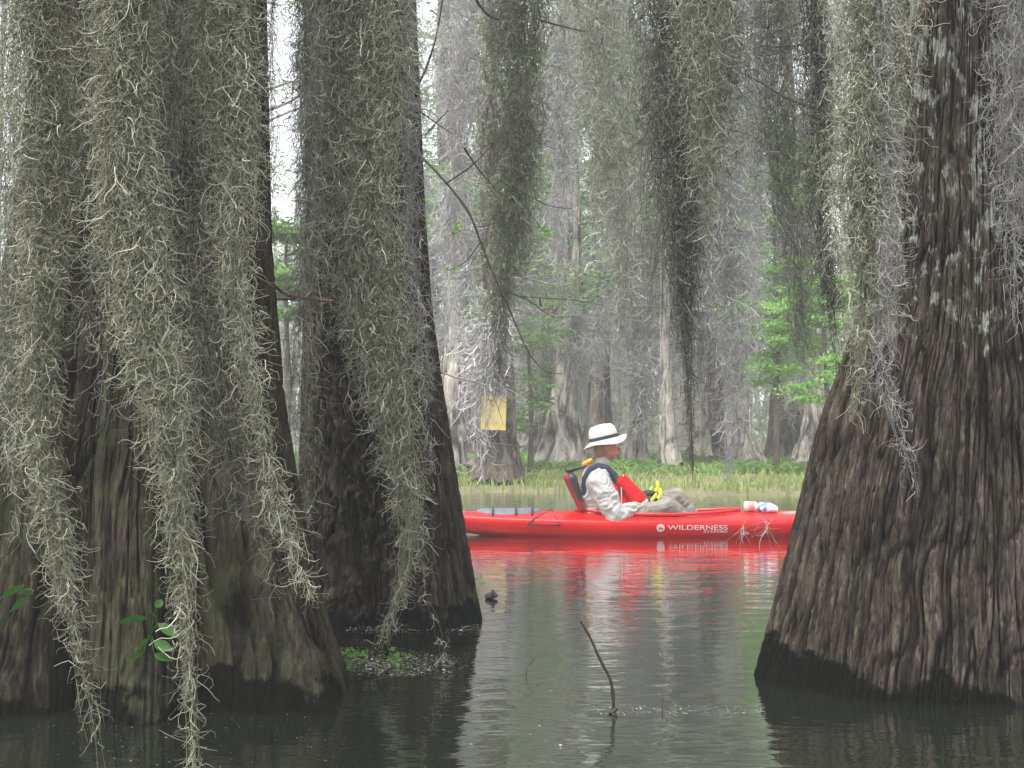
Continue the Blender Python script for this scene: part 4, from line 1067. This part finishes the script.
# sun hat: floppy brim and soft crown with a dark band
hc = Vector(q3(604, 439.5))
tiltm = Matrix.Rotation(R(-13), 3, 'Y')
NA_ = 64; V = []; prof_ = [(0.0, .125), (.045, .128), (.085, .118), (.108, .095), (.117, .06), (.121, .028), (.124, .0), (.14, -.010), (.165, -.022), (.19, -.034), (.187, -.041), (.16, -.03), (.13, -.018), (.116, -.012), (.112, .03)]
for (r_, z_) in prof_:
    for k in range(NA_):
        a = k/NA_*2*math.pi
        fl = max(0, r_-.124)/.066
        zz = z_+fl*(.018*math.sin(2*a+.6)+.01*math.sin(3*a+1)) - fl*.014*math.cos(a+math.pi)
        dent = .014*math.exp(-((math.sin(a))/.35)**2)*(z_ > .1)*(r_ < .06)
        v_ = Vector((r_*1.02*math.cos(a), r_*.9*math.sin(a), zz-dent+.004*math.sin(5*a)*(z_ > .03)))
        V.append(tuple(tiltm @ v_+hc))
Fq = [(i*NA_+k, i*NA_+(k+1) % NA_, (i+1)*NA_+(k+1) % NA_, (i+1)*NA_+k) for i in range(len(prof_)-1) for k in range(NA_)]
hat = obj('sun_hat', mesh_np('sun_hat', V, Fq), M['hat'], per)
V = []
for z_ in (.002, .02, .03):
    for k in range(NA_):
        a = k/NA_*2*math.pi; V.append(tuple(tiltm @ Vector((.127*1.02*math.cos(a), .127*.9*math.sin(a), z_))+hc))
obj('hat_band', mesh_np('hat_band', V, [(i*NA_+k, i*NA_+(k+1) % NA_, (i+1)*NA_+(k+1) % NA_, (i+1)*NA_+k) for i in range(2) for k in range(NA_)]), M['band'], hat)
# life vest
def vest_front(bm):
    capsule(bm, q3(622, 482, -.1), .065, q3(637, 500, -.125), .08); capsule(bm, q3(622, 482, .085), .055, q3(636, 500, .1), .072)
    capsule(bm, q3(612, 492, -.09), .07, q3(622, 508, -.1), .07); capsule(bm, q3(612, 492, .09), .07, q3(622, 508, .1), .07)
blob('life_vest', vest_front, M['vest_red'], per, .008, 2)
lv = per
def vest_straps(bm):
    for s_ in (-1, 1):
        y = s_*.095
        pts = [q3(584, 492, y), q3(584, 478, y), q3(590, 468.5, y), q3(598, 465.5, y*.92), q3(606, 467.5, y), q3(613, 474, y), q3(618, 483, y*1.1), q3(618, 496, y*1.35), q3(616, 510, y*1.5)]
        for a, b1 in zip(pts, pts[1:]): capsule(bm, a, .028, b1, .028)
blob('shoulder_strap', vest_straps, M['vest_navy'], per, .008, 2)
# zip piping on the vest edge
obj('piping', limb_mesh([([q3(622, 474, -.125), q3(620, 482, -.14), q3(619.5, 492, -.165), q3(620, 504, -.175)], .004, .004)], 6), M['white'], per)
# gloves
def gl(bm, w_, d_):
    palm(bm, w_, d_, 1.12); w = Vector(w_); f = Vector(d_).normalized(); capsule(bm, w-f*.05, .055, w+f*.03, .042)
gn = blob('glove', lambda bm: gl(bm, Ewr, hdir_n), M['glove_black'], per, .006, 1)
gf = blob('glove', lambda bm: gl(bm, Fwr, hdir_f), M['glove_black'], per, .006, 1)
blob('glove_fingers', lambda bm: fingers(bm, Ewr, hdir_n, 1, .0125), M['glove_yellow'], gn, .0045, 0)
blob('glove_fingers', lambda bm: fingers(bm, Fwr, hdir_f, -1, .0115), M['glove_yellow'], gf, .0045, 0)
# whistle pouch behind the neck: orange with a yellow light
def pouch(bm): capsule(bm, q3(584, 464, -.04), .024, q3(590, 461, -.02), .026)
po = blob('shoulder_pouch', pouch, M['orange'], per, .006, 1)
blob('pouch_light', lambda bm: capsule(bm, q3(588, 461, -.055), .014, q3(590.5, 459.5, -.05), .015), M['yellow'], po, .005, 1)
# seat backrest of the kayak
def backr(bm):
    for s_ in (-.16, -.08, 0, .08, .16):
        capsule(bm, tuple(np.array((kx(567)-KX, s_, kz(478)))), .03, (kx(581)-KX, s_, kz(508)), .025)
sb = blob('seat_back', backr, M['darkred'], kay, .01, 2)
def pad(bm):
    for s_ in (-.15, -.05, .05, .15):
        capsule(bm, (kx(571)-KX, s_, kz(478)), .046, (kx(578)-KX, s_, kz(499)), .036)
    capsule(bm, (kx(567)-KX, -.15, kz(470)), .022, (kx(584)-KX, -.15, kz(466)), .014)
blob('seat_pad', pad, M['black'], sb, .01, 2)
# bottle and bundled cloth under the bow cords
M['plastic'] = simple('plastic', (.75, .72, .72), .25, .1, 30); M['pink'] = simple('pink', (.75, .3, .28), .4, .2, 30)
zb = kz(512)
bt = empty('water_bottle', (kx(749), KY-.08, zb)); tag(bt, 'white drinking bottle lying on the kayak foredeck', 'bottle')
def lathe(prof, n=20):
    V = []; Fq = []
    for (x_, r_) in prof:
        for k in range(n): V.append((x_, r_*math.cos(k/n*6.2832), r_*math.sin(k/n*6.2832)))
    for i in range(len(prof)-1):
        for k in range(n): Fq.append((i*n+k, i*n+(k+1) % n, (i+1)*n+(k+1) % n, (i+1)*n+k))
    return mesh_np('bottle', V, Fq)
obj('bottle', lathe([(-.06, 0), (-.06, .036), (-.05, .042), (.03, .042), (.05, .03), (.06, .018), (.075, .018)]), M['plastic'], bt)
obj('label_wrap', lathe([(-.03, .0425), (-.03, .0435), (.02, .0435), (.02, .0425)]), M['pink'], bt); obj('cap', lathe([(.062, .021), (.08, .021), (.081, 0)]), M['pink'], bt)
bt.location.z = deckz(kx(749)-KX, -.08)+.045
dz_ = deckz(kx(766)-KX, -.08)
m, nt, b = mat('bluewhite'); tc = N(nt, 'ShaderNodeTexCoord'); no = N(nt, 'ShaderNodeTexNoise', Scale=11.0, Detail=2.0); nt.links.new(tc.outputs['Object'], no.inputs['Vector'])
r = ramp(nt, [(.42, (.12, .25, .55)), (.5, (.8, .82, .85))]); nt.links.new(no.outputs['Fac'], r.inputs[0]); nt.links.new(r.outputs[0], b.inputs['Base Color'])
tw = blob('bundle', lambda bm: (ellip(bm, (0, 0, .03), (.07, .09, .045)), ellip(bm, (.05, -.02, .022), (.05, .07, .034)), ellip(bm, (-.03, .03, .045), (.04, .05, .03))), m, None, .008, 2, post=wrinkle(.007, 70), loc=(kx(764), KY-.06, dz_))
tag(tw, 'crumpled blue and white bundle beside the bottle on the foredeck', 'bundle')

# ------------------------------------------------------------------ light, sky, camera
SE, SR = 66, 215
w = bpy.data.worlds.new('World'); scene.world = w; w.use_nodes = True; nt = w.node_tree; L = nt.links.new
bg = nt.nodes['Background']; bg.inputs['Strength'].default_value = .15
sky = nt.nodes.new('ShaderNodeTexSky'); sky.sky_type = 'NISHITA'; sky.sun_disc = False; sky.sun_elevation = R(SE); sky.sun_rotation = R(SR)
sky.air_density = 1.0; sky.dust_density = 4.0; sky.ozone_density = 1.0
hs = nt.nodes.new('ShaderNodeHueSaturation'); hs.inputs['Saturation'].default_value = .22; hs.inputs['Value'].default_value = 1.0
L(sky.outputs[0], hs.inputs['Color']); L(hs.outputs[0], bg.inputs[0])
sl = bpy.data.lights.new('sun', 'SUN'); sl.energy = 1.1; sl.angle = R(25); sl.color = (1, .98, .95)
so = bpy.data.objects.new('sun', sl); link(so)
az = R(SR); el = R(SE)   # direction to the sun, sky convention: rotation measured from +Y toward +X
d = Vector((math.sin(az)*math.cos(el), math.cos(az)*math.cos(el), math.sin(el)))
so.rotation_euler = d.to_track_quat('Z', 'Y').to_euler()

HAZE = 0.004
if HAZE:
    bm = bmesh.new(); bmesh.ops.create_cube(bm, size=1)
    for v in bm.verts: v.co = Vector((v.co.x*640, v.co.y*400+120, -2+(v.co.z+.5)*23))
    me = bpy.data.meshes.new('haze'); bm.to_mesh(me); bm.free()
    m = bpy.data.materials.new('haze'); m.use_nodes = True; nt = m.node_tree; nt.nodes.remove(nt.nodes['Principled BSDF'])
    pv = nt.nodes.new('ShaderNodeVolumePrincipled'); pv.inputs['Density'].default_value = HAZE; pv.inputs['Color'].default_value = (.95, .96, .97, 1); pv.inputs['Anisotropy'].default_value = .2
    nt.links.new(pv.outputs[0], nt.nodes['Material Output'].inputs['Volume'])
    o = obj('haze', me, m); tag(o, kind='stuff')

cd = bpy.data.cameras.new('camera'); cd.sensor_width = 36; cd.lens = 36*F/1024; cd.clip_end = 1500; cd.clip_start = .05
cam = bpy.data.objects.new('camera', cd); link(cam); cam.location = (0, 0, CH); cam.rotation_euler = (R(90)+math.atan((HY-384)/F), 0, 0)
cd.dof.use_dof = False
scene.camera = cam
scene.render.engine = 'CYCLES'
scene.cycles.use_denoising = True
scene.cycles.max_bounces = 8; scene.cycles.diffuse_bounces = 3; scene.cycles.glossy_bounces = 3; scene.cycles.transmission_bounces = 3; scene.cycles.transparent_max_bounces = 6; scene.cycles.volume_bounces = 1
vs = scene.view_settings; vs.view_transform = 'Standard'; vs.look = 'None'; vs.gamma = 1; vs.use_curve_mapping = False; vs.exposure = 1.8
print('moss', n_moss)
